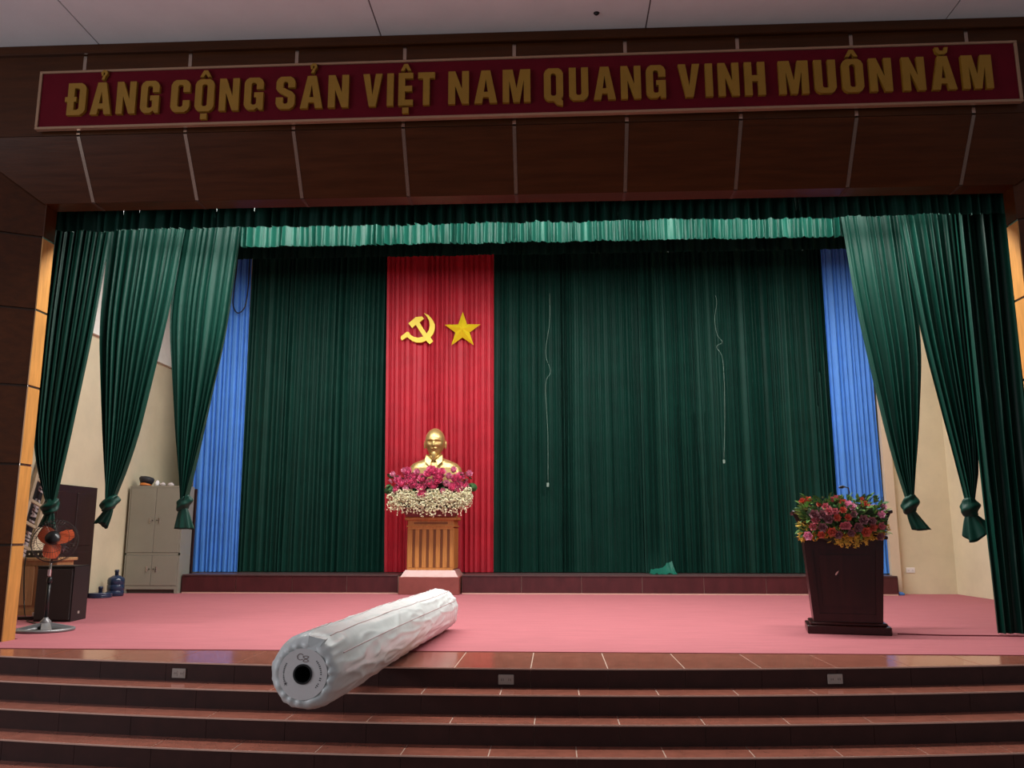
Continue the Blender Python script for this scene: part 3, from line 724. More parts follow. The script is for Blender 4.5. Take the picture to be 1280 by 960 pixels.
# shirt collar points, placket
for sx in (-1, 1):
    bust.hexa([(sx * .03, -.18, .80), (sx * .14, -.13, .90), (sx * .14, -.07, .92), (sx * .02, -.13, .84)],
              [(sx * .065, -.235, .69), (sx * .16, -.20, .78), (sx * .17, -.13, .80), (sx * .06, -.17, .74)])
bust.tube([(0, -.20, .72), (0, -.225, .5), (0, -.232, .2)], .012, 8)
for z in (.22, .42):
    ell((0, -.24, z), (.016, .01, .016), 10, 6)
bo = bust.build('bust', M['gold'], smooth=True)
bo.location = (PX, PYc + .06, 1.49)
bo.scale = (1.06, 1.0, 1.07)
rm = bo.modifiers.new('remesh', 'REMESH'); rm.mode = 'VOXEL'; rm.voxel_size = .0075; rm.use_smooth_shade = True
sm = bo.modifiers.new('smooth', 'SMOOTH'); sm.factor = .5; sm.iterations = 2
tag(bo, 'golden bust of an elderly man with goatee and collared shirt on the pedestal', 'bust')

# ------------------------------------------------------------------ flowers
def petal_mesh(nm, m, rings, scale=1.0, seed=0):
    rnd = random.Random(seed); mb = MB()
    for (cnt, ln, wd, lift, off) in rings:
        for i in range(cnt):
            a = 2 * PI * i / cnt + off + rnd.uniform(-.1, .1)
            vs = []; fs = []
            for j in range(4):
                t = j / 3; wj = wd * math.sin(PI * (.18 + .72 * t)) * (1.0 if j < 3 else .75)
                rad = ln * (math.sin(lift) * t ** .9 + .12); h = ln * math.cos(lift) * t ** 1.2
                for k in (-1, 0, 1):
                    vs.append((rad - .10 * ln * abs(k) * (1 - t * .2), wj * k, h + .05 * ln * abs(k)))
            for j in range(3):
                for k in range(2):
                    q = j * 3 + k; fs.append((q, q + 1, q + 4, q + 3))
            mb.add(vs, fs, RZ(a) @ SC(scale, scale, scale))
    mb.lathe([(.02 * scale * 1, 0), (.22 * scale * rings[0][1], .1 * scale * rings[0][1]), (.15 * scale * rings[0][1], .5 * scale * rings[0][1])], 8)
    o = mb.build(nm, m, smooth=True, fix=False)
    return o
def leaf_cluster(pts, ln, wd, seed, mb=None):
    rnd = random.Random(seed); mb = mb or MB()
    for p, d in pts:
        d = Vector(d).normalized(); q = d.to_track_quat('X', 'Z').to_matrix().to_4x4()
        l = ln * rnd.uniform(.7, 1.25); w_ = wd * rnd.uniform(.7, 1.2)
        vs = [(0, 0, 0), (l * .35, w_, .02 * l), (l * .35, 0, -.06 * l), (l * .35, -w_, .02 * l), (l * .75, w_ * .7, -.03 * l), (l * .75, 0, -.1 * l), (l * .75, -w_ * .7, -.03 * l), (l, 0, -.16 * l)]
        mb.add(vs, [(0, 2, 1), (0, 3, 2), (1, 2, 5, 4), (2, 3, 6, 5), (4, 5, 7), (5, 6, 7)], T(*p) @ q @ RX(rnd.uniform(-1, 1)))
    return mb
def place(root, proto_list, pts, rnd, smin=.8, smax=1.15, tilt=None, used=set()):
    for (x, y, z, kind) in pts:
        src = proto_list[kind]
        if src.name not in used:
            used.add(src.name); c_ = src; c_.parent = root
        else:
            c_ = src.copy(); COL.objects.link(c_); c_.parent = root
        s_ = rnd.uniform(smin, smax)
        d = Vector(tilt(x, y, z) if tilt else (0, -1, .5)).normalized()
        e = d.to_track_quat('Z', 'Y').to_euler()
        c_.location = (x, y, z); c_.rotation_euler = e; c_.scale = (s_, s_, s_)

# pink lotus arrangement in front of the bust, in a maroon planter on the pedestal
rnd = random.Random(3)
fa = thing('flower_arrangement', 'pink lotus and white blossom arrangement in maroon planter before the bust', 'flowers', (PX, 15.18, 1.331))
MB().hexa([(-.42, -.24, 0), (.42, -.24, 0), (.42, .0, 0), (-.42, .0, 0)], [(-.52, -.32, .14), (.52, -.32, .14), (.52, .0, .14), (-.52, .0, .14)]).build('planter', M['bowl'], fa)
MB().lathe([(.30, 0), (.66, .10), (.70, .22), (.60, .38), (.3, .5)], 28, T(0, -.17, .12) @ SC(1, .23, 1)).build('foam_core', M['foam'], fa, smooth=True)
lot = petal_mesh('lotus_blossom', M['pink'], [(7, .085, .042, .85, 0), (6, .085, .040, .5, .5), (5, .08, .036, .2, .2)], 1.3, 1)
lot2 = petal_mesh('lotus_blossom', M['pink_pale'], [(6, .085, .038, .45, 0), (4, .085, .036, .15, .5)], 1.25, 2)
bud = petal_mesh('lotus_bud', M['pink_pale'], [(5, .09, .024, .12, 0), (3, .085, .02, .05, .5)], .9, 3)
zc = [(115, 520, 1), (215, 490, 1), (330, 500, 1), (250, 530, 0), (160, 560, 0), (195, 600, 0), (375, 560, 0), (480, 500, 0), (520, 545, 0), (440, 600, 0), (300, 605, 0), (370, 640, 0), (150, 650, 0), (240, 655, 1), (380, 700, 0), (600, 545, 1), (640, 485, 1), (700, 540, 0), (770, 515, 1), (685, 595, 0), (580, 610, 1), (740, 625, 0), (695, 670, 0), (555, 675, 1), (470, 630, 0), (425, 520, 0), (92, 580, 2), (755, 572, 2), (275, 580, 0), (505, 575, 0), (245, 495, 0), (640, 640, 0), (300, 540, 0), (450, 490, 0), (540, 500, 0), (655, 560, 0)]
pts = []
for zx, zy, kd in zc:
    x = (zx - 440) / 7.38 * .01455; z = (900 - zy) / 7.38 * .0145 - .035
    pts.append((x, -.30 - .06 * (1 - (x / .75) ** 2) + .12 * (z - .3), z, kd))
place(fa, [lot, lot2, bud], pts, rnd, .85, 1.1, lambda x, y, z: (x * .9, -1, .55 + rnd.uniform(-.2, .3)))
lp = []
for k in range(90):
    x = rnd.uniform(-.72, .72); z = rnd.uniform(.32, .72)
    lp.append(((x, -.25 - .07 * (1 - (x / .8) ** 2), z), (x * 1.2 + rnd.uniform(-.5, .5), -.6, rnd.uniform(-.3, .6))))
o = leaf_cluster(lp, .11, .032, 4).build('foliage', M['leaf'], fa, smooth=False); o['kind'] = 'stuff'
for (x, z, a) in ((-.72, .46, -.3), (.74, .50, .3), (.42, .44, 0), (.66, .36, .4)):
    MB().lathe([(.001, -.01), (.05, .002), (.085, .012), (.09, .014)], 14, T(x, -.32, z) @ RZ(a) @ RX(R(62))).build('lotus_leaf', M['leaf'], fa, smooth=True)
mb = MB()
for k in range(1900):
    clump = rnd.choice([(-.60, .27, .13, .17), (-.28, .25, .17, .20), (.02, .23, .16, .26), (.30, .25, .17, .2), (.58, .30, .13, .19), (-.42, .35, .15, .12), (.18, .33, .2, .14), (.66, .36, .08, .15), (.45, .33, .2, .12)])
    x = clump[0] + max(-1, min(1, rnd.gauss(0, .55))) * clump[2]; z = clump[1] + max(-1, min(1, rnd.gauss(0, .5))) * clump[3] * .9
    y = -.36 - .06 * (1 - (x / .75) ** 2) + rnd.uniform(-.05, .05)
    s_ = rnd.uniform(.020, .034); mx = T(x, y, z) @ Matrix.Rotation(rnd.uniform(0, 6), 4, Vector((rnd.random() - .5, rnd.random() - .5, rnd.random() - .5))) @ SC(s_, s_, s_)
    mb.add([(1, 0, .3), (.3, .3, 0), (0, 1, .3), (-.3, .3, 0), (-1, 0, .3), (-.3, -.3, 0), (0, -1, .3), (.3, -.3, 0), (0, 0, .5), (0, 0, -.3)],
           [(0, 1, 8), (1, 2, 8), (2, 3, 8), (3, 4, 8), (4, 5, 8), (5, 6, 8), (6, 7, 8), (7, 0, 8), (1, 0, 9), (3, 2, 9), (5, 4, 9), (7, 6, 9)], mx)
for k in range(16):
    x = -.66 + k * .088 + rnd.uniform(-.02, .02); z0 = rnd.uniform(.0, .12)
    for q in range(3):
        mb.lathe([(.003, 0), (.011, .012), (.004, .03)], 6, T(x + rnd.uniform(-.01, .01), -.41, z0 + q * .035))
o = mb.build('white_blossom', M['white_fl'], fa, fix=False); o['kind'] = 'stuff'; o['label'] = 'cream white small blossom sprays'

# ------------------------------------------------------------------ lectern with flowers and microphone
LA = R(-13)
lec = thing('lectern', 'dark mahogany wooden lectern standing on the carpet at right', 'lectern', (3.06, 9.43, 0.004), LA)
MB().box((-.405, -.28, 0), (.405, .28, .085), bev=.008).build('base', M['mahog'], lec)
MB().box((-.375, -.25, .085), (.375, .25, .115), bev=.01).build('base_moulding', M['mahog'], lec)
def frust(w0, d0, z0, w1, d1, z1): return MB().hexa([(-w0, -d0, z0), (w0, -d0, z0), (w0, d0, z0), (-w0, d0, z0)], [(-w1, -d1, z1), (w1, -d1, z1), (w1, d1, z1), (-w1, d1, z1)])
frust(.335, .20, .115, .395, .235, .96).build('body', M['mahog'], lec)
# raised frame and panel on the front
def fpt(u, z, o_): # point on the front face
    k = (z - .115) / .845; return (u * (.335 + .06 * k), -(.20 + .035 * k) - o_, z)
def fquad(u0, u1, z0, z1, t, nm):
    MB().hexa([fpt(u0, z0, t), fpt(u1, z0, t), fpt(u1, z0, 0), fpt(u0, z0, 0)], [fpt(u0, z1, t), fpt(u1, z1, t), fpt(u1, z1, 0), fpt(u0, z1, 0)]).build(nm, M['mahog'], lec)
fquad(-1, -.80, .12, .955, .014, 'stile'); fquad(.80, 1, .12, .955, .014, 'stile')
fquad(-.80, .80, .12, .20, .014, 'rail'); fquad(-.80, .80, .86, .955, .014, 'rail')
fquad(-.66, .66, .28, .80, .010, 'front_panel')
MB().box((-.435, -.27, .96), (.435, .255, .995), bev=.008).build('waist_moulding', M['mahog'], lec)
frust(.385, .225, .995, .43, .25, 1.225).build('upper_box', M['mahog'], lec)
MB().box((-.495, -.30, 1.225), (.495, .30, 1.262), bev=.008).build('top', M['mahog'], lec)
for sx in (-1, 1):
    MB().poly([[(sx * .395, 1.0), (sx * .43, 1.225), (sx * .485, 1.225), (sx * .45, 1.15)]], -.2, -.16).build('bracket', M['mahog'], lec)
# small shield mark on the front panel
MB().poly([[(-.10, .60), (-.09, .59), (-.075, .61), (-.06, .64), (-.075, .63), (-.09, .615)]], -.236, -.226).build('worn_mark', M['plinth_top'], lec)
mic = thing('microphone', 'black gooseneck microphone rising above the lectern flowers', 'microphone', (3.15, 9.41, 1.267), LA)
MB().lathe([(.045, 0), (.045, .012), (.012, .02), (.01, .04)], 14, T(.0, .08, 0)).build('mic_base', M['black_gloss'], mic)
neck = [(.0, .08, .02), (.01, .08, .12), (.03, .05, .20), (.02, .0, .245), (-.03, -.05, .255)]
MB().tube(neck, .006, 8).build('gooseneck', M['dark_metal'], mic, smooth=True)
MB().tube([(-.03, -.05, .255), (-.055, -.075, .252), (-.08, -.10, .246)], [.012, .017, .012], 10).build('mic_head', M['black_gloss'], mic, smooth=True)

fl2 = thing('lectern_flower_arrangement', 'mixed rose and yellow flower arrangement draped over the lectern front', 'flowers', (3.06, 9.43, 1.268), LA)
mb = MB()
mb.lathe([(.15, .08), (.38, .03), (.43, -.06), (.40, -.18), (.30, -.3), (.1, -.36)], 26, T(-.02, -.40, 0) @ SC(.82, .2, .95))
mb.build('foam_core', M['foam'], fl2, smooth=True)
MB().box((-.38, -.40, 0.0), (.34, -.10, .05), bev=.01).build('flower_tray', M['bowl'], fl2)
protos = [petal_mesh('rose_blossom', M[k], [(6, .052, .026, 1.0, 0), (5, .05, .026, .6, .4), (4, .045, .022, .25, .1)], 1.0, 20 + i) for i, k in enumerate(('salmon', 'rose_pink', 'mauve', 'pink_pale'))]
# zoomed picture coordinates (9.6 per pixel) of the larger blossoms
bl = [(210, 260, 0), (270, 245, 0), (395, 295, 0), (320, 415, 2), (350, 440, 2), (540, 255, 1), (595, 245, 1), (545, 385, 1), (480, 385, 1), (650, 290, 0), (630, 370, 0), (735, 330, 3), (700, 310, 3), (855, 260, 0), (880, 315, 0), (740, 415, 2), (560, 455, 0), (620, 545, 1), (660, 540, 1), (840, 480, 2), (930, 495, 2), (410, 420, 2), (450, 330, 1), (400, 560, 2), (380, 640, 0), (300, 550, 1), (240, 650, 3), (500, 610, 0), (560, 640, 2), (1075, 335, 3), (1040, 420, 3), (1035, 545, 1), (1010, 660, 2), (780, 560, 2), (700, 620, 2), (860, 610, 0), (470, 470, 2), (680, 450, 0), (940, 560, 0), (330, 480, 1)]
rnd = random.Random(9); pts = []
for zx, zy, kd in bl:
    x = (zx - 640) / 9.6 * .0084 - .0; z = (352 - zy) / 9.6 * .0084
    y = -.40 - .11 * max(0, 1 - (x / .46) ** 2) - (.05 if z < 0 else -.02 * 0)
    if z > .02: y += z * 1.2
    pts.append((x, y, z, kd))
place(fl2, protos, pts, rnd, .8, 1.15, lambda x, y, z: (x * 1.1, -1, .5 + 3 * z))
lp = []; lp2 = []
for k in range(330):
    x = rnd.uniform(-.40, .38); z = rnd.uniform(-.24, .12)
    y = -.40 - .11 * max(0, 1 - (x / .46) ** 2) + max(0, z) * 1.2
    d = (x * 2 + rnd.uniform(-.5, .5), -.5, rnd.uniform(-.2, 1.0) + z * 2)
    (lp if k % 5 < 3 else lp2).append(((x, y, z), d))
for k in range(40):
    x = rnd.choice([-.36, .35]) + rnd.uniform(-.05, .04); z = rnd.uniform(-.28, .06)
    lp2.append(((x, -.30 + rnd.uniform(-.08, .08), z), (math.copysign(1, x), -.3, rnd.uniform(-.5, .8))))
for k in range(22):
    x = rnd.uniform(-.4, .4); lp.append(((x, -.25, .07), (x * .6 + rnd.uniform(-.4, .4), -.1, 1)))
o = leaf_cluster(lp, .085, .020, 5).build('foliage', M['leaf'], fl2); o['kind'] = 'stuff'
o = leaf_cluster(lp2, .09, .016, 6).build('foliage_light', M['leaf_lt'], fl2); o['kind'] = 'stuff'
mb = MB()
for k in range(520):
    u = rnd.random()
    if u < .72:
        x = max(-.36, min(.36, rnd.gauss(.02, .2))); z = -.25 - .13 * max(0, 1 - ((x - .05) / .28) ** 2) * rnd.random() + rnd.uniform(-.02, .10)
    elif u < .9:
        x = -.42 + rnd.uniform(-.03, .16); z = rnd.uniform(-.32, -.12)
    else:
        x = .33 + rnd.uniform(-.1, .1); z = rnd.uniform(-.30, -.16)
    y = -.41 - .10 * max(0, 1 - (x / .46) ** 2) + rnd.uniform(-.03, .03)
    if z < -.2: y = max(y, -.46)
    s_ = rnd.uniform(.016, .03); mx = T(x, y, z) @ Matrix.Rotation(rnd.uniform(0, 6), 4, Vector((rnd.random() - .5, rnd.random() - .5, rnd.random() - .5))) @ SC(s_, s_, s_)
    mb.add([(1, 0, .3), (.3, .3, 0), (0, 1, .3), (-.3, .3, 0), (-1, 0, .3), (-.3, -.3, 0), (0, -1, .3), (.3, -.3, 0), (0, 0, .3), (0, 0, -.2)],
           [(0, 1, 8), (1, 2, 8), (2, 3, 8), (3, 4, 8), (4, 5, 8), (5, 6, 8), (6, 7, 8), (7, 0, 8), (1, 0, 9), (3, 2, 9), (5, 4, 9), (7, 6, 9)], mx)
o = mb.build('yellow_blossom', M['yellow_fl'], fl2, fix=False); o['kind'] = 'stuff'; o['label'] = 'yellow small trailing blossoms'

rope('floor_cable', [(3.5, 9.22, .010), (3.9, 9.12, .010), (4.4, 9.10, .010), (5.0, 9.02, .010), (5.6, 9.05, .010)], .007, M['binding'], 'thin dark cable on carpet from lectern to the right', 'cable')

# ------------------------------------------------------------------ roll of sheeting in white plastic wrap
A = Vector((-1.446, 5.02, .224)); B = Vector((-1.262, 9.45, .224)); LEN = (B - A).length; RR = .216
roll = thing('wrapped_roll', 'long roll wrapped in white plastic sheet overhanging the steps', 'roll', (A.x, A.y, 0.004), -math.atan2(B.x - A.x, B.y - A.y))
def crease(u, a):
    v = .0
    v += .012 * noise.noise(Vector((math.cos(a) * 1.3, math.sin(a) * 1.3, u * 1.2)))
    q = noise.noise(Vector((math.cos(a) * 2.5 + u * 2.0, math.sin(a) * 2.5, u * 3.1)))
    v += .006 * (1 - abs(q) * 3 if abs(q) < .33 else 0)
    q2 = noise.noise(Vector((a * 2.0 + u * 5, u * 7.0 - a, 3.3)))
    v += .0075 * max(0, 1 - abs(q2) * 5)
    if u > .82: v += .006 * math.sin(u * 230 + 2.5 * math.sin(a * 2)) * (u - .82) / .18
    return v
vs = []; fs = []; nu, na = 240, 120
for i in range(nu + 1):
    u = i / nu
    for k in range(na):
        a = 2 * PI * k / na
        r = RR + crease(u, a) - .004
        if u < .03: r *= 1 - .10 * ((.03 - u) / .03) ** 2
        if u > .97: r *= 1 - .16 * ((u - .97) / .03) ** 2
        z = .220 + r * math.sin(a); z = max(z, .002)
        vs.append((r * math.cos(a), u * LEN, z))
for i in range(nu):
    for k in range(na):
        k2 = (k + 1) % na; fs.append((i * na + k, i * na + k2, (i + 1) * na + k2, (i + 1) * na + k))
# gathered near end: pleated flange running in to the paper disc
nr = 10; b0 = len(vs); rim0 = .9 * RR
for j in range(1, nr + 1):
    t = j / nr
    for k in range(na):
        a = 2 * PI * k / na
        pl = math.sin(a * 15 + 2 * math.sin(a * 3)) * .5 + .5
        r = (RR - .004) * .9 * (1 - t) + .118 * t
        y = -.006 - .022 * math.sin(PI * min(1, t * 1.1)) * .9 - .012 * pl * math.sin(PI * t)
        vs.append((r * math.cos(a), y, .220 + r * math.sin(a)))
for k in range(na):
    k2 = (k + 1) % na; fs.append((k2, k, b0 + k, b0 + k2))
for j in range(nr - 1):
    for k in range(na):
        k2 = (k + 1) % na; fs.append((b0 + j * na + k2, b0 + j * na + k, b0 + (j + 1) * na + k, b0 + (j + 1) * na + k2))
# far end
b1 = len(vs); vs.append((0, LEN + .01, .22))
for k in range(na): fs.append((nu * na + k, nu * na + (k + 1) % na, b1))
MB().add(vs, fs).build('wrapping', M['wrap'], roll, smooth=True)
MB().tube([(0, .40, .22), (0, LEN - .02, .22)], .19, 40).build('sheet_core', M['paper'], roll, smooth=False)
# paper disc with round hole, black tube
def disc(r0, r1, y0, y1, n=48):
    vs = []; fs = []
    for y in (y0, y1):
        for r in (r0, r1):
            for k in range(n):
                a = 2 * PI * k / n; vs.append((r * math.cos(a), y, .22 + r * math.sin(a)))
    for k in range(n):
        k2 = (k + 1) % n
        fs += [(k, k2, n + k2, n + k), (2 * n + k2, 2 * n + k, 3 * n + k, 3 * n + k2), (n + k, n + k2, 3 * n + k2, 3 * n + k), (k2, k, 2 * n + k, 2 * n + k2)]
    return MB().add(vs, fs)
dsc = disc(.056, .142, -.034, -.028).build('paper_disc', M['paper'], roll)
disc(.046, .056, -.040, .4).build('core_tube', M['black_gloss'], roll)
disc(.0005, .0455, .37, .38).build('core_shade_disc', M['ink'], roll)  # black disc painting the shade deep inside the core tube
def mark(x, z, w_, h, a=0): MB().box((-w_ / 2, -.0355, -h / 2), (w_ / 2, -.034, h / 2), T(x, 0, .22 + z) @ RY(a)).build('print_mark', M['ink'], dsc)
rr2 = random.Random(5)
for k in range(11):      # printed line on the left of the disc, reading upwards
    a = R(150 + k * 5); mark(.113 * math.cos(a), .113 * math.sin(a), .004 + rr2.random() * .005, .0055, -a)
for k in range(5):       # small star mark
    MB().box((-.0016, -.0355, 0), (.0016, -.034, .011), T(.112 * math.cos(R(208)), 0, .22 + .112 * math.sin(R(208))) @ RY(k * 2 * PI / 5)).build('print_mark', M['ink'], dsc)
for k in range(15):
    if k in (8, 11): continue
    a = R(42 - k * 6); mark(.106 * math.cos(a), .106 * math.sin(a), .006 + rr2.random() * .006, .005, -a)
def scrib(pts): MB().tube([(x, -.0355, .22 + z) for x, z in pts], .0018, 5).build('marker_writing', M['ink_brown'], dsc)
scrib([(.0 + .018 * math.cos(R(30 + t * 15)) - .018, .095 + .017 * math.sin(R(30 + t * 15))) for t in range(20)])
scrib([(.014 + .016 * math.sin(t * .42), .088 + .016 * math.sin(t * .21) - .004) for t in range(31)])
# seam stripes running the length
for a0, dv in ((R(62), .05), (R(28), .02), (R(100), .03)):
    pts = []
    for i in range(0, 121):
        u = .03 + .94 * i / 120; a = a0 + dv * math.sin(u * 5)
        r = RR + crease(u, a) - .0035
        pts.append((r * math.cos(a), u * LEN, .220 + r * math.sin(a)))
    MB().tube(pts, .0032, 5).build('seam_stripe', M['tape'], roll, smooth=True)
# folded flap at the near top
MB().hexa([(.02, -.035, .355), (.075, -.032, .345), (.085, -.02, .345), (.02, -.02, .36)], [(.025, -.028, .432), (.115, -.012, .408), (.12, .03, .41), (.03, .03, .432)]).build('folded_flap', M['wrap'], roll)

# ------------------------------------------------------------------ steel cabinet
cab = thing('steel_cabinet', 'grey steel cabinet with four doors beside the blue curtain', 'cabinet', (-7.15, 15.0, 0.004))
W2 = .495; D = .45; Hc = 1.885
body = MB(); body.box((-W2, .02, .07), (W2, D, Hc)).build('body', M['steel_cab'], cab)
for sx in (-1, 1):
    MB().box((min(sx * W2, sx * (W2 - .06)), .0, 0), (max(sx * W2, sx * (W2 - .06)), D, .07)).build('foot', M['steel_cab'], cab)
MB().box((-W2 + .06, .06, .0), (W2 - .06, .08, .07)).build('kick_board', M['cab_gap'], cab)
MB().box((-W2 + .01, .017, .09), (W2 - .01, .021, Hc - .02)).build('gap_back', M['cab_gap'], cab)
fr = [((-W2, 0, .07), (W2, .02, .13)), ((-W2, 0, Hc - .035), (W2, .02, Hc)), ((-W2, 0, .66), (W2, .02, .70)), ((-W2, 0, .13), (-W2 + .025, .02, Hc - .035)), ((W2 - .025, 0, .13), (W2, .02, Hc - .035))]
for lo, hi in fr: MB().box(lo, hi).build('frame_rail', M['steel_cab'], cab)
for z0, z1, zh in ((.135, .655, .42), (.705, Hc - .04, 1.27)):
    for sx in (-1, 1):
        x0, x1 = (-W2 + .03, -.003) if sx < 0 else (.003, W2 - .03)
        d = MB().box((x0, -.004, z0), (x1, .016, z1), bev=.004).build('cabinet_door', M['steel_cab'], cab)
        MB().box((sx * .085 - .012, -.016, zh - .05), (sx * .085 + .012, -.004, zh + .05), bev=.004).build('handle', M['chrome'], d)
        MB().lathe([(.012, 0), (.012, .008), (.004, .01)], 10, T(sx * .04, -.004, zh) @ RX(PI / 2)).build('lock', M['dark_metal'], d)
capr = thing('peaked_cap', 'black peaked cap with orange band on top of the steel cabinet', 'cap', (-7.45, 15.18, 0.004 + Hc), R(20))
capr.scale = (.95, .95, 1.35)
MB().lathe([(.10, .035), (.125, .075), (.135, .10), (.11, .125), (.04, .135), (.005, .136)], 24, SC(1.05, 1, 1) @ RY(R(6))).build('crown', M['cap_black'], capr, smooth=True)
MB().lathe([(.104, .0), (.106, .02), (.104, .045)], 24).build('cap_band', M['cap_orange'], capr, smooth=True)
MB().lathe([(.05, .012), (.10, .012), (.148, .004), (.148, .0), (.05, .0)], 24, T(0, -.035, 0) @ SC(.9, 1, 1)).build('visor', M['cap_black'], capr, smooth=True)
def lump(name, loc, r, m, label, cat, seed):
    vs = []; fs = []; n1, n2 = 10, 16
    for i in range(n1 + 1):
        t_ = PI * i / n1
        for k in range(n2):
            p_ = 2 * PI * k / n2; q = 1 + .25 * noise.noise(Vector((math.cos(p_) + seed, math.sin(p_), t_)))
            vs.append((r[0] * q * math.sin(t_) * math.cos(p_), r[1] * q * math.sin(t_) * math.sin(p_), max(0, r[2] * (.6 + q * math.cos(t_)))))
    for i in range(n1):
        for k in range(n2):
            k2 = (k + 1) % n2; fs.append((i * n2 + k, i * n2 + k2, (i + 1) * n2 + k2, (i + 1) * n2 + k))
    o = MB().add(vs, fs).build(name, m, smooth=True); o.location = loc; tag(o, label, cat); return o
lump('folded_cloth', (-7.235, 15.16, Hc + .004), (.045, .05, .065), M['paper_white'], 'white folded cloth beside the peaked cap on cabinet', 'cloth', 1)
lump('rag', (-7.13, 15.16, Hc + .004), (.055, .05, .045), M['grey_lump'], 'first grey rag right of the white cloth on cabinet', 'rag', 2)
lump('rag', (-6.98, 15.16, Hc + .004), (.06, .05, .04), M['grey_lump'], 'grey rag nearest the knotted curtain on top of cabinet', 'rag', 5)

bd = MB().box((-6.72, 15.515, -.0035), (-6.636, 15.55, 1.86), bev=.006).build('dark_board', M['door'])
tag(bd, 'tall narrow dark board standing between the steel cabinet and blue curtain', 'board')

# ------------------------------------------------------------------ door in the left wall
door = struct(MB().box((WL, 12.70, .004), (WL + .045, 13.92, 1.79)).build('door_1', M['door']))
for y0, y1 in ((12.80, 13.28), (13.34, 13.82)):
    for z0, z1 in ((.10, .75), (.85, 1.68)):
        MB().box((WL + .045, y0, z0), (WL + .057, y1, z1), bev=.006).build('door_panel', M['door'], door)
MB().tube([(WL + .05, 13.30, .85), (WL + .09, 13.30, .85), (WL + .09, 13.24, .85)], .009, 8).build('door_handle', M['chrome'], door)

# ------------------------------------------------------------------ water bottles
def bottle(label, loc, k, squat=1.0):
    r = thing('water_bottle', label, 'bottle', loc, 0, 'blue water bottles by the wall')
    pr = [(.12, 0), (.135, .012), (.138, .09), (.130, .10), (.138, .11), (.138, .20), (.130, .21), (.138, .22), (.138, .29), (.125, .325), (.07, .36), (.035, .375)]
    MB().lathe([(a * k, z * squat) for a, z in pr], 26).build('body', M['bottle'], r, smooth=True)
    z1 = .372 * squat
    MB().lathe([(.03, z1), (.03, z1 + .05), (.036, z1 + .052), (.036, z1 + .085), (.03, z1 + .09)], 16).build('neck', M['bottle_cap'], r, smooth=True)
bottle('upright dark blue water bottle on carpet beside the steel cabinet', (-7.42, 14.33, .004), 1.0, .92)
bottle('squat dark blue water jug on carpet beside the dark door', (-7.48, 13.96, .004), 1.35, .24)

# ------------------------------------------------------------------ loudspeaker
sp = thing('loudspeaker', 'large black floor loudspeaker behind the electric fan', 'speaker', (-5.94, 10.02, .004))
MB().hexa([(-.225, .02, 0), (.225, .02, 0), (.17, .45, 0), (-.17, .45, 0)], [(-.225, .02, .635), (.225, .02, .635), (.17, .45, .635), (-.17, .45, .635)]).build('enclosure', M['black'], sp)
MB().box((-.215, .0, .02), (.215, .02, .615), bev=.008).build('grille', M['black_grille'], sp)
MB().hexa([(-.225, .0, .635), (.225, .0, .635), (.17, .45, .635), (-.17, .45, .635)], [(-.22, .005, .645), (.22, .005, .645), (.168, .445, .645), (-.168, .445, .645)]).build('top_cap', M['black_gloss'], sp)
MB().lathe([(.03, 0), (.028, .004), (.005, .006)], 16, T(-.06, 0, .40) @ RX(PI / 2)).build('badge', M['black_gloss'], sp)
MB().box((.196, .2, .08), (.204, .24, .11)).build('side_label', M['socket'], sp)

# ------------------------------------------------------------------ pedestal fan
fan = thing('pedestal_fan', 'pedestal fan with orange blades and grey round base at left', 'fan', (-5.45, 9.10, .004))
base = MB()
vs = []
base.lathe([(.285, 0), (.295, .012), (.29, .028), (.255, .034), (.245, .02), (.245, 0)], 40)
base.build('base_ring', M['fan_grey'], fan, smooth=True)
for k in range(4):
    a = k * PI / 2 + .6
    MB().hexa([(.03, -.045, .055), (.26, -.055, .01), (.26, .055, .01), (.03, .045, .055)], [(.03, -.04, .09), (.26, -.05, .035), (.26, .05, .035), (.03, .04, .09)], RZ(a)).build('base_spoke', M['fan_grey'], fan)
MB().lathe([(.06, .05), (.055, .10), (.03, .125), (.022, .14)], 20).build('base_hub', M['fan_grey'], fan, smooth=True)
MB().tube([(0, 0, .10), (0, 0, .50)], .019, 14).build('outer_pole', M['black_gloss'], fan, smooth=True)
MB().tube([(0, 0, .50), (0, 0, .80)], .013, 12).build('inner_pole', M['chrome'], fan, smooth=True)
MB().lathe([(.026, .50), (.028, .515), (.026, .55), (.018, .56)], 16).build('collar', M['black_gloss'], fan, smooth=True)
MB().box((-.013, -.026, .575), (.013, -.014, .64)).build('paper_tag', M['paper_white'], fan)
head = T(.03, 0, .93) @ RZ(R(16)) @ RX(R(-20))
MB().tube([(0, .02, 0), (0, .20, 0)], [.075, .06], 18, head).build('motor', M['black_gloss'], fan, smooth=True)
MB().box((-.03, .03, -.17), (.03, .10, -.03), head, bev=.008).build('neck_joint', M['black_gloss'], fan)
for k in range(3):
    a = 2 * PI * k / 3 - .44; vs = []; fs = []
    for i in range(7):
        t = i / 6; r = .035 + .165 * t; wdt = .06 + .10 * math.sin(PI * min(1, t * .75 + .12))
        for j in range(4):
            q = (j / 3 - .5)
            vs.append((r * math.cos(q * wdt / r * 1.15), -.05 + q * .05, r * math.sin(q * wdt / r * 1.15)))
    for i in range(6):
        for j in range(3):
            q = i * 4 + j; fs.append((q, q + 1, q + 5, q + 4))
    MB().add(vs, fs, head @ RY(a)).build('blade', M['fan_red'], fan, smooth=True)
MB().lathe([(.045, 0), (.045, .03), (.03, .05), (.005, .055)], 18, head @ T(0, -.03, 0) @ RX(PI / 2)).build('hub_cap', M['black_gloss'], fan, smooth=True)
gd = MB()
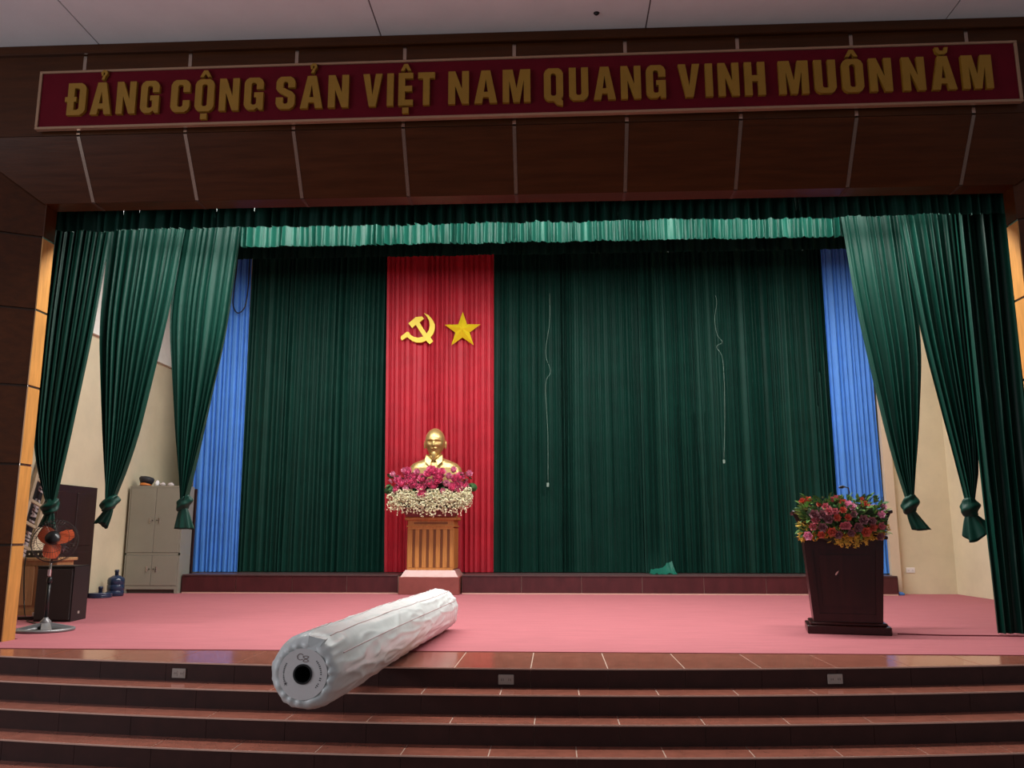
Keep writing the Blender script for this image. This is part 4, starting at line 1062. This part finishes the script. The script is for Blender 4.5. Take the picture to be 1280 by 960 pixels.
def ring(r, y, t_=.0028):
    gd.tube([(r * math.cos(2 * PI * k / 36), y, r * math.sin(2 * PI * k / 36)) for k in range(37)], t_, 5, head, cap=False)
ring(.232, -.03, .006); ring(.225, -.10); ring(.16, -.125); ring(.075, -.135, .004); ring(.22, .03); ring(.13, .06)
for k in range(44):
    a = 2 * PI * k / 44; ca, sa = math.cos(a), math.sin(a)
    gd.tube([(r * ca, y, r * sa) for r, y in ((.07, -.135), (.16, -.125), (.222, -.10), (.232, -.03))], .0016, 4, head, cap=False)
    if k % 2 == 0: gd.tube([(r * ca, y, r * sa) for r, y in ((.232, -.03), (.22, .03), (.13, .06), (.07, .065))], .0016, 4, head, cap=False)
gd.build('guard', M['dark_metal'], fan, fix=False)
MB().lathe([(.07, 0), (.07, .006), (.005, .008)], 20, head @ T(0, -.134, 0) @ RX(PI / 2)).build('guard_badge', M['black_gloss'], fan, smooth=True)

# ------------------------------------------------------------------ tan desk, clutter, ladder, lettered board at far left
dk = thing('wooden_desk', 'tan wooden desk with panelled front behind the left jamb', 'desk', (-6.90, 10.80, .004))
MB().box((-.58, .02, .06), (.50, .40, .68)).build('carcass', M['desk'], dk)
MB().box((-.62, -.03, .68), (.54, .43, .72), bev=.006).build('desk_top', M['desk'], dk)
MB().box((-.60, .0, 0), (.52, .42, .06)).build('skirting', M['desk'], dk)
for x0, x1 in ((-.56, -.33), (-.29, -.05), (-.01, .22), (.26, .48)):
    MB().box((x0, .004, .12), (x1, .02, .62), bev=.006).build('front_panel', M['desk'], dk)
lad = thing('wooden_ladder', 'weathered wooden ladder leaning along the left wall behind the desk', 'ladder', (-7.46, 11.70, .004))
tl = R(-17)
mxl = RX(tl)
for y in (-.0, .33):
    MB().box((-.025, y - .03, .306 * (y + .03)), (.025, y + .03, 2.6), mxl, bev=.006).build('rail', M['ladder'], lad)
for z in (.3, .62, .94, 1.26, 1.58, 1.9, 2.22, 2.5):
    MB().box((-.014, .02, z - .02), (.014, .31, z + .02), mxl).build('rung', M['ladder'], lad)
lad.location = (-7.46, 11.32, .005)
sg = thing('lettered_board', 'narrow black board with grey raised letters behind the ladder', 'sign', (-7.585, 11.55, .006))
MB().box((-.012, .02, .092), (.0, .30, 2.5), mxl).build('board', M['sign_black'], sg)
rl = random.Random(12)
# illegible grey capitals, one under the other
glyph = ['N', 'H', 'A', 'M', 'U', 'N', 'H', 'I', 'A', 'N', 'C', 'H', 'U', 'T', 'N', 'H', 'A', 'N']
for i in range(18):
    z = .62 + i * .098
    wd, loops = G[glyph[i]]
    if i in (6, 11): continue
    MB().poly([[((b_ - .5) * .13, (a_ - wd / 2) * .14) for a_, b_ in L] for L in loops], -.004, .004, mxl @ T(.003, .16, z) @ RZ(PI / 2)).build('letter', M['sign_silver'], sg)
# small items on the desk
bt = thing('drink_bottle', 'small blue and black bottle on the tan desk by the jamb', 'bottle', (-6.98, 10.92, .724))
MB().lathe([(.03, 0), (.032, .01), (.032, .09), (.014, .12), (.013, .14)], 16).build('body', M['black_gloss'], bt, smooth=True)
MB().lathe([(.0325, .03), (.0325, .075)], 16).build('bottle_label', M['blue'], bt, smooth=True)
MB().lathe([(.015, .14), (.015, .16), (.005, .162)], 12).build('bottle_cap', M['paper_white'], bt, smooth=True)
bx_ = thing('equipment_box', 'low black electronic box on the tan desk', 'electronics', (-6.72, 11.0, .724))
MB().box((-.16, -.1, 0), (.16, .16, .09), bev=.006).build('case', M['black'], bx_)
for k in range(4): MB().lathe([(.012, 0), (.012, .014)], 10, T(-.10 + .06 * k, -.1, .045) @ RX(PI / 2)).build('knob', M['chrome'], bx_)
rope('floor_lead', [(-6.32, 10.7, .40), (-6.34, 10.66, .25), (-6.36, 10.6, .06), (-6.33, 10.45, .014), (-6.28, 10.1, .014), (-6.0, 9.8, .014), (-5.6, 9.45, .014)], .008, M['black_gloss'], 'black lead running from the desk behind the speaker to the fan', 'cable')
rope('desk_lead', [(-6.78, 10.755, .735), (-6.78, 10.745, .6), (-6.76, 10.745, .35), (-6.70, 10.7, .1), (-6.58, 10.55, .018), (-6.45, 10.45, .018)], .008, M['black_gloss'], 'black lead drooping down the front of the tan desk', 'cable')
ps = thing('power_strip', 'white and black power strip on carpet by the left jamb', 'power strip', (-6.36, 10.30, .004), R(12))
MB().box((-.14, -.03, 0), (.14, .03, .035), bev=.006).build('case', M['black_gloss'], ps)
MB().box((.02, -.025, .035), (.09, .025, .085), bev=.006).build('plug', M['paper_white'], ps)

# ------------------------------------------------------------------ sockets
def socket(label, loc, rz, m, sc_=1.0, group='sockets in the top riser'):
    r = thing('wall_socket', label, 'socket', loc, rz, group)
    MB().box((-.06 * sc_, -.010, -.037 * sc_), (.06 * sc_, 0, .037 * sc_), bev=.004).build('plate', m, r)
    for x in (-.028, .028):
        q = MB().box((x * sc_ - .018 * sc_, -.013, -.02 * sc_), (x * sc_ + .018 * sc_, -.0095, .02 * sc_), bev=.002).build('outlet', m, r)
        for dx in (-.007, .007):
            MB().box((x * sc_ + dx * sc_ - .002, -.0136, -.008), (x * sc_ + dx * sc_ + .002, -.0126, .008)).build('slot', M['ink'], q)
for x, lb in ((-3.03, 'grey socket plate in the top stair riser left of the roll'), (-.39, 'grey socket plate in the top stair riser just right of the roll'), (2.14, 'grey socket plate in the top stair riser below the lectern')):
    r_ = RAD
    socket(lb, (x, arc_y(x, 0) + .009, -.085), math.asin((x - XC) / RAD), M['socket'])
socket('white socket plate on the cream wall right of the lectern', (6.19, 15.5, .41), 0, M['socket_w'], 1.25, 'sockets on the walls')
